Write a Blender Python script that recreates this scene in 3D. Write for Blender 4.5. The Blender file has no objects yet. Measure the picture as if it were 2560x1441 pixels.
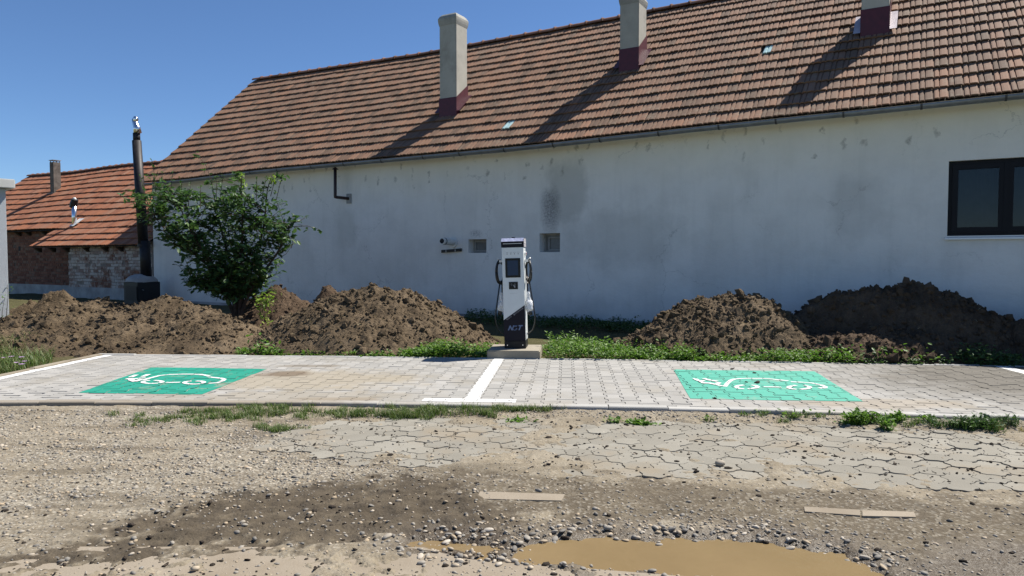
import bpy, bmesh, math, random
import numpy as np
from mathutils import Vector, Matrix, Euler
R = math.radians
rng = np.random.default_rng(7); random.seed(7)
sc = bpy.context.scene
COL = sc.collection
# ------------------------------------------------------------------ camera, sky, sun, exposure
F = 1775.0; CH = 1.3; PITCH = math.atan(73.5/F)
cam = bpy.data.cameras.new('camera'); cam.sensor_width = 36; cam.lens = F/2560*36
cam.clip_end = 3000; cam.clip_start = 0.05
camo = bpy.data.objects.new('camera', cam); COL.objects.link(camo)
camo.location = (0, 0, CH); camo.rotation_euler = (R(90)-PITCH, 0, 0)
sc.camera = camo
SUN_AZ, SUN_EL = R(27), R(54)
w = bpy.data.worlds.new('World'); sc.world = w; w.use_nodes = True
nt = w.node_tree; nt.nodes.clear()
sky = nt.nodes.new('ShaderNodeTexSky'); sky.sky_type = 'NISHITA'; sky.sun_disc = False
sky.sun_elevation = SUN_EL; sky.sun_rotation = math.pi/2-SUN_AZ
sky.air_density = 1.0; sky.dust_density = 0.0; sky.ozone_density = 9.0; sky.altitude = 1500
bg = nt.nodes.new('ShaderNodeBackground'); bg.inputs[1].default_value = 0.071
ow = nt.nodes.new('ShaderNodeOutputWorld')
nt.links.new(sky.outputs[0], bg.inputs[0]); nt.links.new(bg.outputs[0], ow.inputs[0])
sl = bpy.data.lights.new('sun', 'SUN'); sl.energy = 5.0; sl.angle = R(0.53); sl.color = (1, .95, .87)
so = bpy.data.objects.new('sun', sl); COL.objects.link(so)
SV = Vector((math.cos(SUN_EL)*math.cos(SUN_AZ), math.cos(SUN_EL)*math.sin(SUN_AZ), math.sin(SUN_EL)))
so.rotation_euler = (-SV).to_track_quat('-Z', 'Y').to_euler(); so.location = SV*40
vs = sc.view_settings; vs.view_transform = 'Standard'; vs.look = 'None'; vs.exposure = 0.85; vs.gamma = 1; vs.use_curve_mapping = False

# ------------------------------------------------------------------ pixel -> place helpers (photo pixels, 2560 wide)
CP, SP = math.cos(PITCH), math.sin(PITCH)
def ray(x, y):
    a, b = (x-1280)/F, (720.5-y)/F
    return Vector((a, CP+b*SP, -SP+b*CP))
def gp(x, y, z=0.0):
    r = ray(x, y); k = (z-CH)/r.z; return Vector((r.x*k, r.y*k, z))
def dp(x, y, Y):
    r = ray(x, y); k = Y/r.y; return Vector((r.x*k, Y, CH+r.z*k))
TH = math.atan((1280+1800)/F)
AR = Vector((math.sin(TH), -math.cos(TH), 0)); NN = Vector((math.cos(TH), math.sin(TH), 0))
W0 = 13.0
WC = NN.dot(Vector((280/F*W0, W0, 0)))
HROT = math.atan2(AR.y, AR.x); HORG = NN*WC
def wl(x, y, off=0.0):
    """pixel -> house-local point (u along the wall, off = distance behind the wall face, z)"""
    r = ray(x, y); k = (WC+off)/NN.dot(r); P = r*k
    return Vector((AR.dot(P), off, CH+P.z))
def h2w(p):
    return HORG + AR*p[0] + NN*p[1] + Vector((0, 0, p[2]))

# ------------------------------------------------------------------ mesh helpers
def fast_mesh(name, V, F_, smooth=False):
    V = np.asarray(V, dtype=np.float32).reshape(-1, 3)
    me = bpy.data.meshes.new(name)
    F_ = np.asarray(F_, dtype=np.int32); k = F_.shape[1]; n = len(F_)
    me.vertices.add(len(V)); me.vertices.foreach_set('co', V.ravel())
    me.loops.add(n*k); me.loops.foreach_set('vertex_index', F_.ravel())
    me.polygons.add(n); me.polygons.foreach_set('loop_start', np.arange(0, n*k, k, dtype=np.int32))
    me.polygons.foreach_set('use_smooth', np.full(n, bool(smooth)))
    me.update(calc_edges=True)
    return me
class MB:
    def __init__(s): s.v = []; s.f = []; s.m = []
    def add(s, vs_, fs, mi=0):
        o = len(s.v); s.v += [tuple(p) for p in vs_]; s.f += [tuple(i+o for i in f) for f in fs]; s.m += [mi]*len(fs); return s
    def box(s, a, b, mi=0, bev=0):
        x0, y0, z0 = a; x1, y1, z1 = b
        s.add([(x0,y0,z0),(x1,y0,z0),(x1,y1,z0),(x0,y1,z0),(x0,y0,z1),(x1,y0,z1),(x1,y1,z1),(x0,y1,z1)],
              [(0,3,2,1),(4,5,6,7),(0,1,5,4),(1,2,6,5),(2,3,7,6),(3,0,4,7)], mi); return s
    def prism(s, poly, axis, a, b, mi=0):
        n = len(poly)
        def P(p, t):
            return {'x': (t, p[0], p[1]), 'y': (p[0], t, p[1]), 'z': (p[0], p[1], t)}[axis]
        s.add([P(p, a) for p in poly]+[P(p, b) for p in poly],
              [tuple(range(n-1, -1, -1)), tuple(range(n, 2*n))]+[(i, (i+1) % n, n+(i+1) % n, n+i) for i in range(n)], mi); return s
    def tube(s, pts, r, seg=8, mi=0, cap=True):
        pts = [Vector(p) for p in pts]; n = len(pts)
        rr = r if isinstance(r, (list, tuple)) else [r]*n
        rings = []; up = None
        for i, p in enumerate(pts):
            t = (pts[min(i+1, n-1)]-pts[max(i-1, 0)])
            if t.length < 1e-9: t = Vector((0, 0, 1))
            t.normalize()
            if up is None: up = Vector((0, 0, 1)) if abs(t.z) < .9 else Vector((1, 0, 0))
            a = t.cross(up)
            if a.length < 1e-6: a = t.orthogonal()
            a.normalize(); b = a.cross(t).normalized(); up = b
            rings.append([p+(a*math.cos(q)+b*math.sin(q))*rr[i] for q in [2*math.pi*k/seg for k in range(seg)]])
        vs_ = [q for rg in rings for q in rg]; fs = []
        for i in range(n-1):
            for k in range(seg):
                fs.append((i*seg+k, i*seg+(k+1) % seg, (i+1)*seg+(k+1) % seg, (i+1)*seg+k))
        if cap: fs += [tuple(range(seg-1, -1, -1)), tuple((n-1)*seg+k for k in range(seg))]
        s.add(vs_, fs, mi); return s
    def lathe(s, prof, c=(0, 0, 0), seg=16, mi=0):
        n = len(prof); vs_ = []
        for r, z in prof:
            vs_ += [(c[0]+r*math.cos(2*math.pi*k/seg), c[1]+r*math.sin(2*math.pi*k/seg), c[2]+z) for k in range(seg)]
        fs = [(i*seg+k, i*seg+(k+1) % seg, (i+1)*seg+(k+1) % seg, (i+1)*seg+k) for i in range(n-1) for k in range(seg)]
        fs += [tuple(range(seg-1, -1, -1)), tuple((n-1)*seg+k for k in range(seg))]
        s.add(vs_, fs, mi); return s
    def build(s, name, mat, parent=None, smooth=False, bevel=0, fixn=True):
        me = bpy.data.meshes.new(name); me.from_pydata(s.v, [], s.f)
        for m in (mat if isinstance(mat, (list, tuple)) else [mat]): me.materials.append(m)
        if any(s.m): me.polygons.foreach_set('material_index', s.m)
        if fixn or bevel:
            bm = bmesh.new(); bm.from_mesh(me)
            if fixn: bmesh.ops.recalc_face_normals(bm, faces=bm.faces)
            if bevel:
                bmesh.ops.bevel(bm, geom=[e for e in bm.edges if len(e.link_faces) == 2 and e.calc_face_angle(0) > .5], offset=bevel, segments=2, affect='EDGES', clamp_overlap=True)
            bm.to_mesh(me); bm.free()
        if smooth: me.polygons.foreach_set('use_smooth', [True]*len(me.polygons))
        return link(me, name, parent)
def link(me, name, parent=None, mat=None):
    o = bpy.data.objects.new(name, me); COL.objects.link(o)
    if parent: o.parent = parent
    if mat: me.materials.append(mat)
    return o
def tag(o, label=None, cat=None, group=None, kind=None):
    if label: o['label'] = label
    if cat: o['category'] = cat
    if group: o['group'] = group
    if kind: o['kind'] = kind
    return o
def empty(name, loc=(0, 0, 0), rz=0):
    o = bpy.data.objects.new(name, None); COL.objects.link(o); o.location = loc; o.rotation_euler = (0, 0, rz); o.empty_display_size = .1
    return o
def join_instances(name, tv, tf, Rm, T, mat, parent=None, smooth=False, S=None):
    """N copies of a template joined in one mesh. Rm (N,3,3), T (N,3), S (N,) or (N,3)"""
    tv = np.asarray(tv, float); tf = np.asarray(tf, int); N = len(T); k = len(tv)
    V = np.broadcast_to(tv, (N, k, 3)).copy()
    if S is not None:
        S = np.asarray(S, float)
        V *= S[:, None, None] if S.ndim == 1 else S[:, None, :]
    V = np.einsum('nij,nkj->nki', Rm, V)+np.asarray(T)[:, None, :]
    Fq = tf[None]+(np.arange(N)*k)[:, None, None]
    me = fast_mesh(name, V.reshape(-1, 3), Fq.reshape(-1, tf.shape[1]), smooth)
    return link(me, name, parent, mat)
def rotz(a):
    a = np.asarray(a); c, s = np.cos(a), np.sin(a); z = np.zeros_like(c); o = np.ones_like(c)
    return np.stack([np.stack([c, -s, z], -1), np.stack([s, c, z], -1), np.stack([z, z, o], -1)], -2)
def rotx(a):
    a = np.asarray(a); c, s = np.cos(a), np.sin(a); z = np.zeros_like(c); o = np.ones_like(c)
    return np.stack([np.stack([o, z, z], -1), np.stack([z, c, -s], -1), np.stack([z, s, c], -1)], -2)
def randrot(n):
    q = rng.normal(size=(n, 4)); q /= np.linalg.norm(q, axis=1)[:, None]; a, b, c, d = q.T
    return np.stack([np.stack([1-2*(c*c+d*d), 2*(b*c-a*d), 2*(b*d+a*c)], -1), np.stack([2*(b*c+a*d), 1-2*(b*b+d*d), 2*(c*d-a*b)], -1), np.stack([2*(b*d-a*c), 2*(c*d+a*b), 1-2*(b*b+c*c)], -1)], -2)
def _hash(ix, iy, seed):
    h = (ix.astype(np.int64)*374761393+iy.astype(np.int64)*668265263+seed*1274126177) & 0xffffffff
    h = ((h ^ (h >> 13))*1274126177) & 0xffffffff
    return ((h ^ (h >> 16)) & 0xffff)/65535.0
def vnoise(x, y, seed=0):
    x = np.asarray(x, float); y = np.asarray(y, float)
    ix, iy = np.floor(x), np.floor(y); fx, fy = x-ix, y-iy
    fx = fx*fx*(3-2*fx); fy = fy*fy*(3-2*fy)
    a, b, c, d = _hash(ix, iy, seed), _hash(ix+1, iy, seed), _hash(ix, iy+1, seed), _hash(ix+1, iy+1, seed)
    return (a*(1-fx)+b*fx)*(1-fy)+(c*(1-fx)+d*fx)*fy
def fbm(x, y, oct=4, seed=0, gain=.5):
    s = 0; a = 1; t = 0
    for o in range(oct):
        s = s+a*vnoise(x*2**o+o*17.3, y*2**o-o*9.1, seed+o*31); t += a; a *= gain
    return s/t
def sstep(a, b, x):
    t = np.clip((x-a)/(b-a), 0, 1); return t*t*(3-2*t)
def clip_poly(sub, clipper):
    """Sutherland-Hodgman, clipper convex CCW"""
    out = list(sub)
    for i in range(len(clipper)):
        if not out: return []
        ax, ay = clipper[i]; bx, by = clipper[(i+1) % len(clipper)]
        inside = lambda p: (bx-ax)*(p[1]-ay)-(by-ay)*(p[0]-ax) >= -1e-9
        res = []
        for j in range(len(out)):
            p, q = out[j], out[(j+1) % len(out)]
            ip, iq = inside(p), inside(q)
            if ip: res.append(p)
            if ip != iq:
                d1 = (bx-ax)*(p[1]-ay)-(by-ay)*(p[0]-ax); d2 = (bx-ax)*(q[1]-ay)-(by-ay)*(q[0]-ax)
                t = d1/(d1-d2); res.append((p[0]+(q[0]-p[0])*t, p[1]+(q[1]-p[1])*t))
        out = res
    return out
def poly_area(p): return .5*sum(p[i][0]*p[(i+1) % len(p)][1]-p[(i+1) % len(p)][0]*p[i][1] for i in range(len(p)))

# ------------------------------------------------------------------ materials
class NT:
    def __init__(s, name):
        s.mat = bpy.data.materials.new(name); s.mat.use_nodes = True
        s.t = s.mat.node_tree; s.t.nodes.clear()
        s.out = s.t.nodes.new('ShaderNodeOutputMaterial')
    def n(s, typ, **kw):
        nd = s.t.nodes.new(typ)
        for k, v in kw.items():
            if k.startswith('i_'):
                nd.inputs[int(k[2:])].default_value = v
            else: setattr(nd, k, v)
        return nd
    def l(s, a, b): s.t.links.new(a, b)
    def sock(s, nd, i, v):
        if v is None: return
        if hasattr(v, 'is_linked') or hasattr(v, 'links'): s.l(v, nd.inputs[i])
        else: nd.inputs[i].default_value = v
    def math(s, op, a, b=None, c=None, clamp=False):
        nd = s.n('ShaderNodeMath', operation=op, use_clamp=clamp)
        for i, v in enumerate((a, b, c)): s.sock(nd, i, v)
        return nd.outputs[0]
    def mix(s, fac, a, b, mode='MIX'):
        nd = s.n('ShaderNodeMix', data_type='RGBA', blend_type=mode)
        s.sock(nd, 0, fac)
        for i, v in ((6, a), (7, b)):
            if isinstance(v, tuple): v = v if len(v) == 4 else (*v, 1)
            s.sock(nd, i, v)
        return nd.outputs[2]
    def noise(s, scale, detail=4, rough=.55, vec=None, out=0, dist=0):
        nd = s.n('ShaderNodeTexNoise'); nd.inputs['Scale'].default_value = scale; nd.inputs['Detail'].default_value = detail
        nd.inputs['Roughness'].default_value = rough; nd.inputs['Distortion'].default_value = dist
        if vec is not None: s.l(vec, nd.inputs['Vector'])
        return nd.outputs[out]
    def vor(s, scale, vec=None, feature='F1', out=0):
        nd = s.n('ShaderNodeTexVoronoi', feature=feature); nd.inputs['Scale'].default_value = scale
        if vec is not None: s.l(vec, nd.inputs['Vector'])
        return nd.outputs[out]
    def ramp(s, fac, stops, interp='LINEAR'):
        nd = s.n('ShaderNodeValToRGB'); cr = nd.color_ramp; cr.interpolation = interp
        while len(cr.elements) < len(stops): cr.elements.new(.5)
        for e, (p, c) in zip(cr.elements, stops):
            e.position = p; e.color = c if isinstance(c, tuple) and len(c) == 4 else ((*c, 1) if isinstance(c, tuple) else (c, c, c, 1))
        s.l(fac, nd.inputs[0]); return nd.outputs[0]
    def geo(s, out='Position'): return s.n('ShaderNodeNewGeometry').outputs[out]
    def objc(s): return s.n('ShaderNodeTexCoord').outputs['Object']
    def sep(s, v):
        nd = s.n('ShaderNodeSeparateXYZ'); s.l(v, nd.inputs[0]); return nd.outputs
    def scalev(s, v, sc_):
        nd = s.n('ShaderNodeMapping'); nd.inputs['Scale'].default_value = sc_; s.l(v, nd.inputs[0]); return nd.outputs[0]
    def island(s):
        a = s.geo('Random Per Island'); b = s.n('ShaderNodeObjectInfo').outputs['Random']
        return s.math('FRACT', s.math('ADD', a, b))
    def bump(s, h, strength=.5, dist=.01, normal=None):
        nd = s.n('ShaderNodeBump'); nd.inputs['Strength'].default_value = strength; nd.inputs['Distance'].default_value = dist
        s.l(h, nd.inputs['Height'])
        if normal is not None: s.l(normal, nd.inputs['Normal'])
        return nd.outputs[0]
    def bsdf(s, color, rough=.8, normal=None, spec=.5, metal=0, **kw):
        nd = s.n('ShaderNodeBsdfPrincipled')
        if isinstance(color, tuple): nd.inputs['Base Color'].default_value = (*color[:3], 1)
        else: s.l(color, nd.inputs['Base Color'])
        s.sock(nd, nd.inputs.find('Roughness'), rough); s.sock(nd, nd.inputs.find('Metallic'), metal)
        nd.inputs['Specular IOR Level'].default_value = spec
        if normal is not None: s.l(normal, nd.inputs['Normal'])
        for k, v in kw.items():
            s.sock(nd, nd.inputs.find(k), v)
        return nd.outputs[0]
    def dim(s, c, k): return c if k == 1 else s.mix(1.0, c, (k, k, k), 'MULTIPLY')
    def done(s, sh): s.l(sh, s.out.inputs[0]); return s.mat
def simple(name, color, rough=.6, metal=0, spec=.5, var=.15, nscale=12, bump=0):
    t = NT(name); p = t.geo(); n = t.noise(nscale, 5, .6, p)
    c = t.mix(t.ramp(n, [(.3, 0), (.7, 1)]), tuple(max(0, q*(1-var)) for q in color), tuple(min(1, q*(1+var)) for q in color))
    nb = t.bump(t.noise(nscale*6, 4, .6, p), bump, .01) if bump else None
    rr = t.math('ADD', t.math('MULTIPLY', n, .2), rough-.1)
    return t.done(t.bsdf(c, rr, nb, spec, metal))
M = {}
def m_plaster():
    t = NT('plaster'); o = t.objc(); x, y, z = t.sep(o)
    base = t.mix(t.noise(.5, 5, .6, o), (.70, .675, .63), (.82, .79, .745))
    base = t.mix(t.math('MULTIPLY', t.ramp(t.noise(1.7, 6, .65, o), [(.45, 0), (.7, 1)]), .34), base, (.53, .51, .47))
    blot = t.ramp(t.noise(.9, 3, .5, t.scalev(o, (1, 1, .6))), [(.5, 0), (.62, 1)])
    base = t.mix(t.math('MULTIPLY', blot, .2), base, (.54, .52, .48))
    # vertical streaks
    st = t.ramp(t.noise(2.2, 5, .6, t.scalev(o, (3, 1, .25))), [(.5, 0), (.75, 1)])
    base = t.mix(t.math('MULTIPLY', st, .12), base, (.36, .36, .33))
    # ochre tint below the eaves
    zt = t.math('ADD', z, t.math('MULTIPLY', t.noise(1.3, 4, .6, o), .5))
    top = t.ramp(t.math('DIVIDE', t.math('SUBTRACT', zt, 2.75), 1.0, clamp=True), [(0, 0), (1, 1)])
    base = t.mix(t.math('MULTIPLY', top, .6), base, (.86, .78, .60))
    # damp foot
    ft = t.ramp(t.math('ADD', z, t.math('MULTIPLY', t.noise(1.2, 5, .6, o), .7)), [(.35, 1), (.95, 0)])
    base = t.mix(t.math('MULTIPLY', ft, .38), base, (.36, .37, .38))
    # damp patch & soot above the vents
    def blob(px0, py0, px1, py1, soft):
        a, b = wl(px0, py0), wl(px1, py1)
        cx, cz = (a.x+b.x)/2, (a.z+b.z)/2; rx, rz = abs(b.x-a.x)/2, abs(a.z-b.z)/2
        nz = t.math('MULTIPLY', t.math('SUBTRACT', t.noise(2.3, 5, .65, o), .5), soft)
        dx = t.math('DIVIDE', t.math('SUBTRACT', x, cx), rx); dz = t.math('DIVIDE', t.math('SUBTRACT', z, cz), rz)
        d = t.math('ADD', t.math('SQRT', t.math('ADD', t.math('POWER', t.math('ABSOLUTE', dx), 2.6), t.math('POWER', t.math('ABSOLUTE', dz), 2.6))), nz)
        return d
    d1 = t.ramp(blob(1358, 395, 1478, 560, 1.1), [(.6, 1), (1.05, 0)])
    base = t.mix(t.math('MULTIPLY', d1, .36), base, (.30, .295, .255))
    d1 = t.ramp(blob(1380, 520, 1720, 680, 1.6), [(.5, 1), (1.1, 0)])
    base = t.mix(t.math('MULTIPLY', d1, .25), base, (.33, .325, .30))
    d1 = t.ramp(blob(830, 500, 900, 640, 1.5), [(.4, 1), (1.1, 0)])
    base = t.mix(t.math('MULTIPLY', d1, .3), base, (.36, .35, .30))
    d1 = t.ramp(blob(2060, 440, 2240, 620, 1.6), [(.5, 1), (1.1, 0)])
    base = t.mix(t.math('MULTIPLY', d1, .22), base, (.36, .355, .33))
    grain = t.ramp(t.noise(30, 3, .7, o), [(.38, 0), (.62, 1)])
    d2 = t.ramp(blob(1346, 455, 1403, 592, 1.0), [(.3, 1), (1.1, 0)])
    base = t.mix(t.math('MULTIPLY', d2, t.math('ADD', t.math('MULTIPLY', grain, .40), .28)), base, (.06, .06, .068))
    d2 = t.ramp(blob(1168, 570, 1212, 598, 1.6), [(.2, 1), (1.0, 0)])
    base = t.mix(t.math('MULTIPLY', d2, t.math('MULTIPLY', grain, .55)), base, (.12, .12, .13))
    # mould specks under the eaves
    od = t.n('ShaderNodeVectorMath', operation='ADD'); t.l(t.scalev(o, (1, .0, .55)), od.inputs[0]); t.l(t.scalev(t.noise(7, 4, .65, o, 1), (.22, .0, .22)), od.inputs[1]); od = od.outputs[0]
    vd = t.vor(6.5, od); vc = t.vor(6.5, od, out=1)
    pick = t.math('GREATER_THAN', t.sep(vc)[0], .35)
    band = t.ramp(t.math('ADD', z, t.math('MULTIPLY', t.sep(vc)[1], .35)), [(0, 0), (.5, 0)])
    bandv = t.math('MULTIPLY', t.math('GREATER_THAN', zt, 3.15), pick)
    sp = t.math('MULTIPLY', t.ramp(t.math('ADD', vd, t.math('MULTIPLY', t.noise(28, 3, .7, o), .22)), [(.10, 1), (.42, 0)]), bandv)
    base = t.mix(t.math('MULTIPLY', sp, .62), base, (.12, .11, .085))
    cd = t.n('ShaderNodeVectorMath', operation='ADD'); t.l(o, cd.inputs[0]); t.l(t.scalev(t.noise(1.6, 5, .7, o, 1), (.9, .9, .9)), cd.inputs[1])
    cr = t.math('MULTIPLY', t.ramp(t.vor(.55, cd.outputs[0], 'DISTANCE_TO_EDGE'), [(.0, 1), (.006, 0)]), t.ramp(t.noise(.7, 3, .5, o), [(.5, 0), (.6, 1)]))
    base = t.mix(t.math('MULTIPLY', cr, .4), base, (.25, .24, .22))
    nb = t.bump(t.noise(3, 6, .65, o), .5, .04); nb = t.bump(t.noise(60, 4, .6, o), .12, .004, nb)
    return t.done(t.bsdf(base, .9, nb, .2))
def m_tile(name, cols, lich, lam, drift=False):
    t = NT(name); p = t.geo(); r = t.island()
    c = t.ramp(r, [(i/(len(cols)-1), cc) for i, cc in enumerate(cols)])
    big = t.ramp(t.noise(.55, 4, .6, p), [(.4, 0), (.62, 1)])
    c = t.mix(t.math('MULTIPLY', big, .3), c, cols[0])
    if drift:
        px_ = t.math('ADD', t.sep(p)[0], t.math('MULTIPLY', t.noise(.6, 4, .6, p), 5))
        c = t.mix(t.ramp(t.math('DIVIDE', t.math('ADD', px_, 14), 14, clamp=True), [(.0, .7), (.6, 0)]), c, t.mix(r, (.30, .125, .06), (.42, .17, .08)))
    li = t.ramp(t.noise(9, 6, .7, p), [(.5, 0), (.66, 1)])
    li2 = t.ramp(t.noise(.8, 3, .6, p), [(.35, .25), (.65, 1)])
    c = t.mix(t.math('MULTIPLY', t.math('MULTIPLY', li, li2), lam), c, lich)
    mo = t.ramp(t.noise(22, 5, .7, p), [(.55, 0), (.7, 1)])
    c = t.mix(t.math('MULTIPLY', mo, .3), c, (.10, .08, .06))
    nb = t.bump(t.noise(70, 4, .65, p), .3, .006)
    return t.done(t.bsdf(c, .85, nb, .25))
def m_leaf(name, a, b, c, trans=.35, spec=.3, rough=.5):
    t = NT(name); r = t.island()
    col = t.ramp(r, [(0, a), (.55, b), (1, c)])
    d = t.bsdf(col, rough, None, spec)
    tr = t.n('ShaderNodeBsdfTranslucent'); t.l(t.mix(.5, col, (b[0]*1.3, b[1]*1.5, b[2]*.6)), tr.inputs[0])
    mx = t.n('ShaderNodeMixShader'); mx.inputs[0].default_value = trans
    t.l(d, mx.inputs[1]); t.l(tr.outputs[0], mx.inputs[2])
    return t.done(mx.outputs[0])
def m_soil(name, a, b, c, sc_=1):
    t = NT(name); p = t.geo()
    n = t.noise(2.2*sc_, 8, .68, p); col = t.ramp(n, [(.3, a), (.5, b), (.72, c)])
    f = t.noise(45*sc_, 5, .7, p); col = t.mix(t.math('MULTIPLY', t.ramp(f, [(.4, 0), (.7, 1)]), .5), col, a)
    pale = t.ramp(t.noise(110, 2, .6, p), [(.64, 0), (.72, 1)])
    col = t.mix(t.math('MULTIPLY', pale, .35), col, (.26, .20, .13))
    nb = t.bump(t.noise(30, 8, .72, p), .9, .03)
    return t.done(t.bsdf(col, .95, nb, .15))
def m_concrete(name, a, b, stain=(.2, .17, .12), sa=.4, rough=.85, bump=.3, blobs=(), k=1):
    t = NT(name); p = t.geo(); r = t.island()
    col = t.mix(t.ramp(t.noise(3.5, 6, .65, p), [(.3, 0), (.7, 1)]), a, b)
    col = t.mix(.42, col, t.ramp(r, [(0, tuple(q*.8 for q in a)), (.5, a), (1, tuple(min(1, q*1.1) for q in b))]))
    s = t.ramp(t.noise(1.3, 6, .7, p), [(.5, 0), (.68, 1)]); col = t.mix(t.math('MULTIPLY', s, sa), col, stain)
    for (bx_, by_, rx_, ry_, bc, ba, bn) in blobs:
        sx, sy, _ = t.sep(p); nz = t.math('MULTIPLY', t.math('SUBTRACT', t.noise(3.2, 6, .7, p), .5), bn)
        dd = t.math('ADD', t.math('SQRT', t.math('ADD', t.math('POWER', t.math('DIVIDE', t.math('SUBTRACT', sx, bx_), rx_), 2), t.math('POWER', t.math('DIVIDE', t.math('SUBTRACT', sy, by_), ry_), 2))), nz)
        col = t.mix(t.math('MULTIPLY', t.ramp(dd, [(.55, 1), (1.05, 0)]), ba), col, bc)
    sp = t.ramp(t.noise(130, 3, .6, p), [(.35, 0), (.6, 1)]); col = t.mix(t.math('MULTIPLY', sp, .18), col, tuple(q*.55 for q in a))
    col = t.dim(col, k); nb = t.bump(t.noise(90, 4, .6, p), bump, .004)
    return t.done(t.bsdf(col, rough, nb, .25))
def m_paint(name, col, worn, amt):
    t = NT(name); p = t.geo()
    n = t.ramp(t.noise(3.0, 8, .72, p), [(.56, 0), (.70, 1)]); f = t.ramp(t.noise(120, 3, .6, p), [(.5, 0), (.7, 1)])
    c = t.mix(t.noise(1.1, 4, .6, p), tuple(q*.9 for q in col), tuple(min(1, q*1.1) for q in col))
    c = t.mix(t.math('MULTIPLY', n, amt), c, worn); c = t.mix(t.math('MULTIPLY', f, .12), c, tuple(q*.6 for q in col))
    return t.done(t.bsdf(t.dim(c, .8), .7, t.bump(t.noise(90, 4, .6, p), .25, .003), .3))
def m_brick(name, stops, wash):
    t = NT(name); p = t.geo(); r = t.island()
    c = t.ramp(r, stops); n = t.noise(14, 5, .7, p)
    c = t.mix(t.math('MULTIPLY', t.ramp(n, [(.4, 0), (.7, 1)]), .5), c, (.09, .06, .05))
    if wash:
        k = t.ramp(t.math('ADD', t.noise(1.5, 5, .65, p), t.math('MULTIPLY', t.noise(11, 4, .6, p), .35)), [(.60, 0), (.74, 1)])
        k2 = t.math('MULTIPLY', k, t.ramp(r, [(.0, .25), (.25, .9), (1, 1)]))
        c = t.mix(t.math('MULTIPLY', k2, wash), c, (.54, .51, .47))
    return t.done(t.bsdf(c, .92, t.bump(n, .5, .01), .15))
def m_metal(name, col, rough, metal=1, var=.2):
    return simple(name, col, rough, metal, .5, var, 6, .05)
M['plaster'] = m_plaster()
M['tile_brown'] = m_tile('weathered_roof_tile', [(.125, .078, .052), (.185, .105, .068), (.235, .125, .077), (.205, .125, .084), (.28, .145, .086)], (.235, .20, .145), .65, True)
M['tile_orange'] = m_tile('orange_roof_tile', [(.20, .08, .045), (.28, .108, .057), (.34, .132, .066), (.27, .125, .078), (.33, .17, .105)], (.24, .165, .105), .45)
M['deck'] = simple('roof_deck', (.035, .025, .02), .95, var=.3)
M['gutter'] = m_metal('zinc_gutter', (.21, .225, .24), .5, .5)
M['bracket'] = simple('gutter_bracket', (.045, .045, .05), .6)
M['chimney'] = m_concrete('chimney_render', (.36, .345, .30), (.50, .475, .41), (.20, .19, .16), .55, .95, .8)
M['chimney_cap'] = m_concrete('chimney_cap_render', (.24, .235, .21), (.38, .37, .33), (.12, .12, .1), .6, .95, .9)
M['flash'] = simple('burgundy_flashing', (.075, .013, .024), .5, 0, .4, .2)
M['flash_grey'] = m_metal('lead_flashing', (.45, .40, .42), .5, .3)
M['frame_black'] = simple('black_window_frame', (.006, .006, .009), .5, 0, .2, .1)
M['sill'] = simple('aluminium_sill', (.62, .64, .67), .35, .3, .5, .05)
M['grey_frame'] = simple('grey_vent_frame', (.30, .29, .27), .7)
M['vent_back'] = simple('dim_pantry', (.13, .13, .125), .9)
M['dark_void'] = simple('dark_room', (.02, .02, .022), .9)
M['curtain'] = simple('net_curtain', (.24, .245, .25), .9, 0, .1, .25, 5)
def m_glass():
    t = NT('window_glass'); fr = t.n('ShaderNodeFresnel'); fr.inputs[0].default_value = 1.45
    tr = t.n('ShaderNodeBsdfTransparent'); tr.inputs[0].default_value = (.4, .44, .46, 1)
    g = t.n('ShaderNodeBsdfGlossy'); g.inputs['Roughness'].default_value = .02
    mx = t.n('ShaderNodeMixShader'); t.l(t.math('ADD', fr.outputs[0], .0), mx.inputs[0]); t.l(tr.outputs[0], mx.inputs[1]); t.l(g.outputs[0], mx.inputs[2])
    return t.done(mx.outputs[0])
M['glass'] = m_glass()
M['grey_sheen_pane'] = simple('grey_sheen_pane', (.17, .17, .165), .35, 0, .4, .15)  # opaque grey stands in for the reflection these recessed panes lack
M['glass_tile'] = simple('glass_roof_tile', (.42, .58, .56), .15, 0, .8, .15)
M['brown_pipe'] = simple('brown_painted_pipe', (.03, .014, .012), .5)
M['white_plastic'] = simple('white_plastic', (.62, .62, .60), .4, 0, .5, .06)
M['black'] = simple('black_paint', (.012, .012, .013), .5, 0, .4, .3)
M['pipe_black'] = simple('sooty_black_pipe', (.018, .016, .017), .55, .3, .4, .4)
M['chrome'] = m_metal('shiny_steel', (.72, .73, .75), .18, 1, .1)
M['old_steel'] = m_metal('old_galvanised_steel', (.30, .29, .28), .5, .7)
M['wood_flue'] = simple('weathered_flue_board', (.13, .11, .095), .9, 0, .2, .4, 8, .4)
M['rafter'] = simple('dark_rafter', (.05, .035, .025), .9, 0, .2, .3)
M['mortar'] = simple('lime_mortar', (.22, .19, .165), .95, 0, .1, .3, 9, .6)
M['mortar_dark'] = simple('dark_mortar', (.13, .095, .08), .95, 0, .1, .3, 9, .6)
M['plinth_render'] = simple('grey_plinth_render', (.33, .32, .31), .95, 0, .1, .25, 3, .6)
M['brick_red'] = m_brick('red_brick', [(0, (.13, .055, .04)), (.4, (.19, .08, .055)), (.75, (.24, .115, .08)), (1, (.20, .13, .10))], 0)
M['brick_white'] = m_brick('whitewashed_brick', [(0, (.17, .075, .05)), (.5, (.24, .12, .085)), (1, (.30, .21, .165))], .75)
M['grey_render'] = m_concrete('grey_roughcast', (.50, .52, .54), (.60, .62, .63), (.40, .41, .42), .35, .95, .9)
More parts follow.
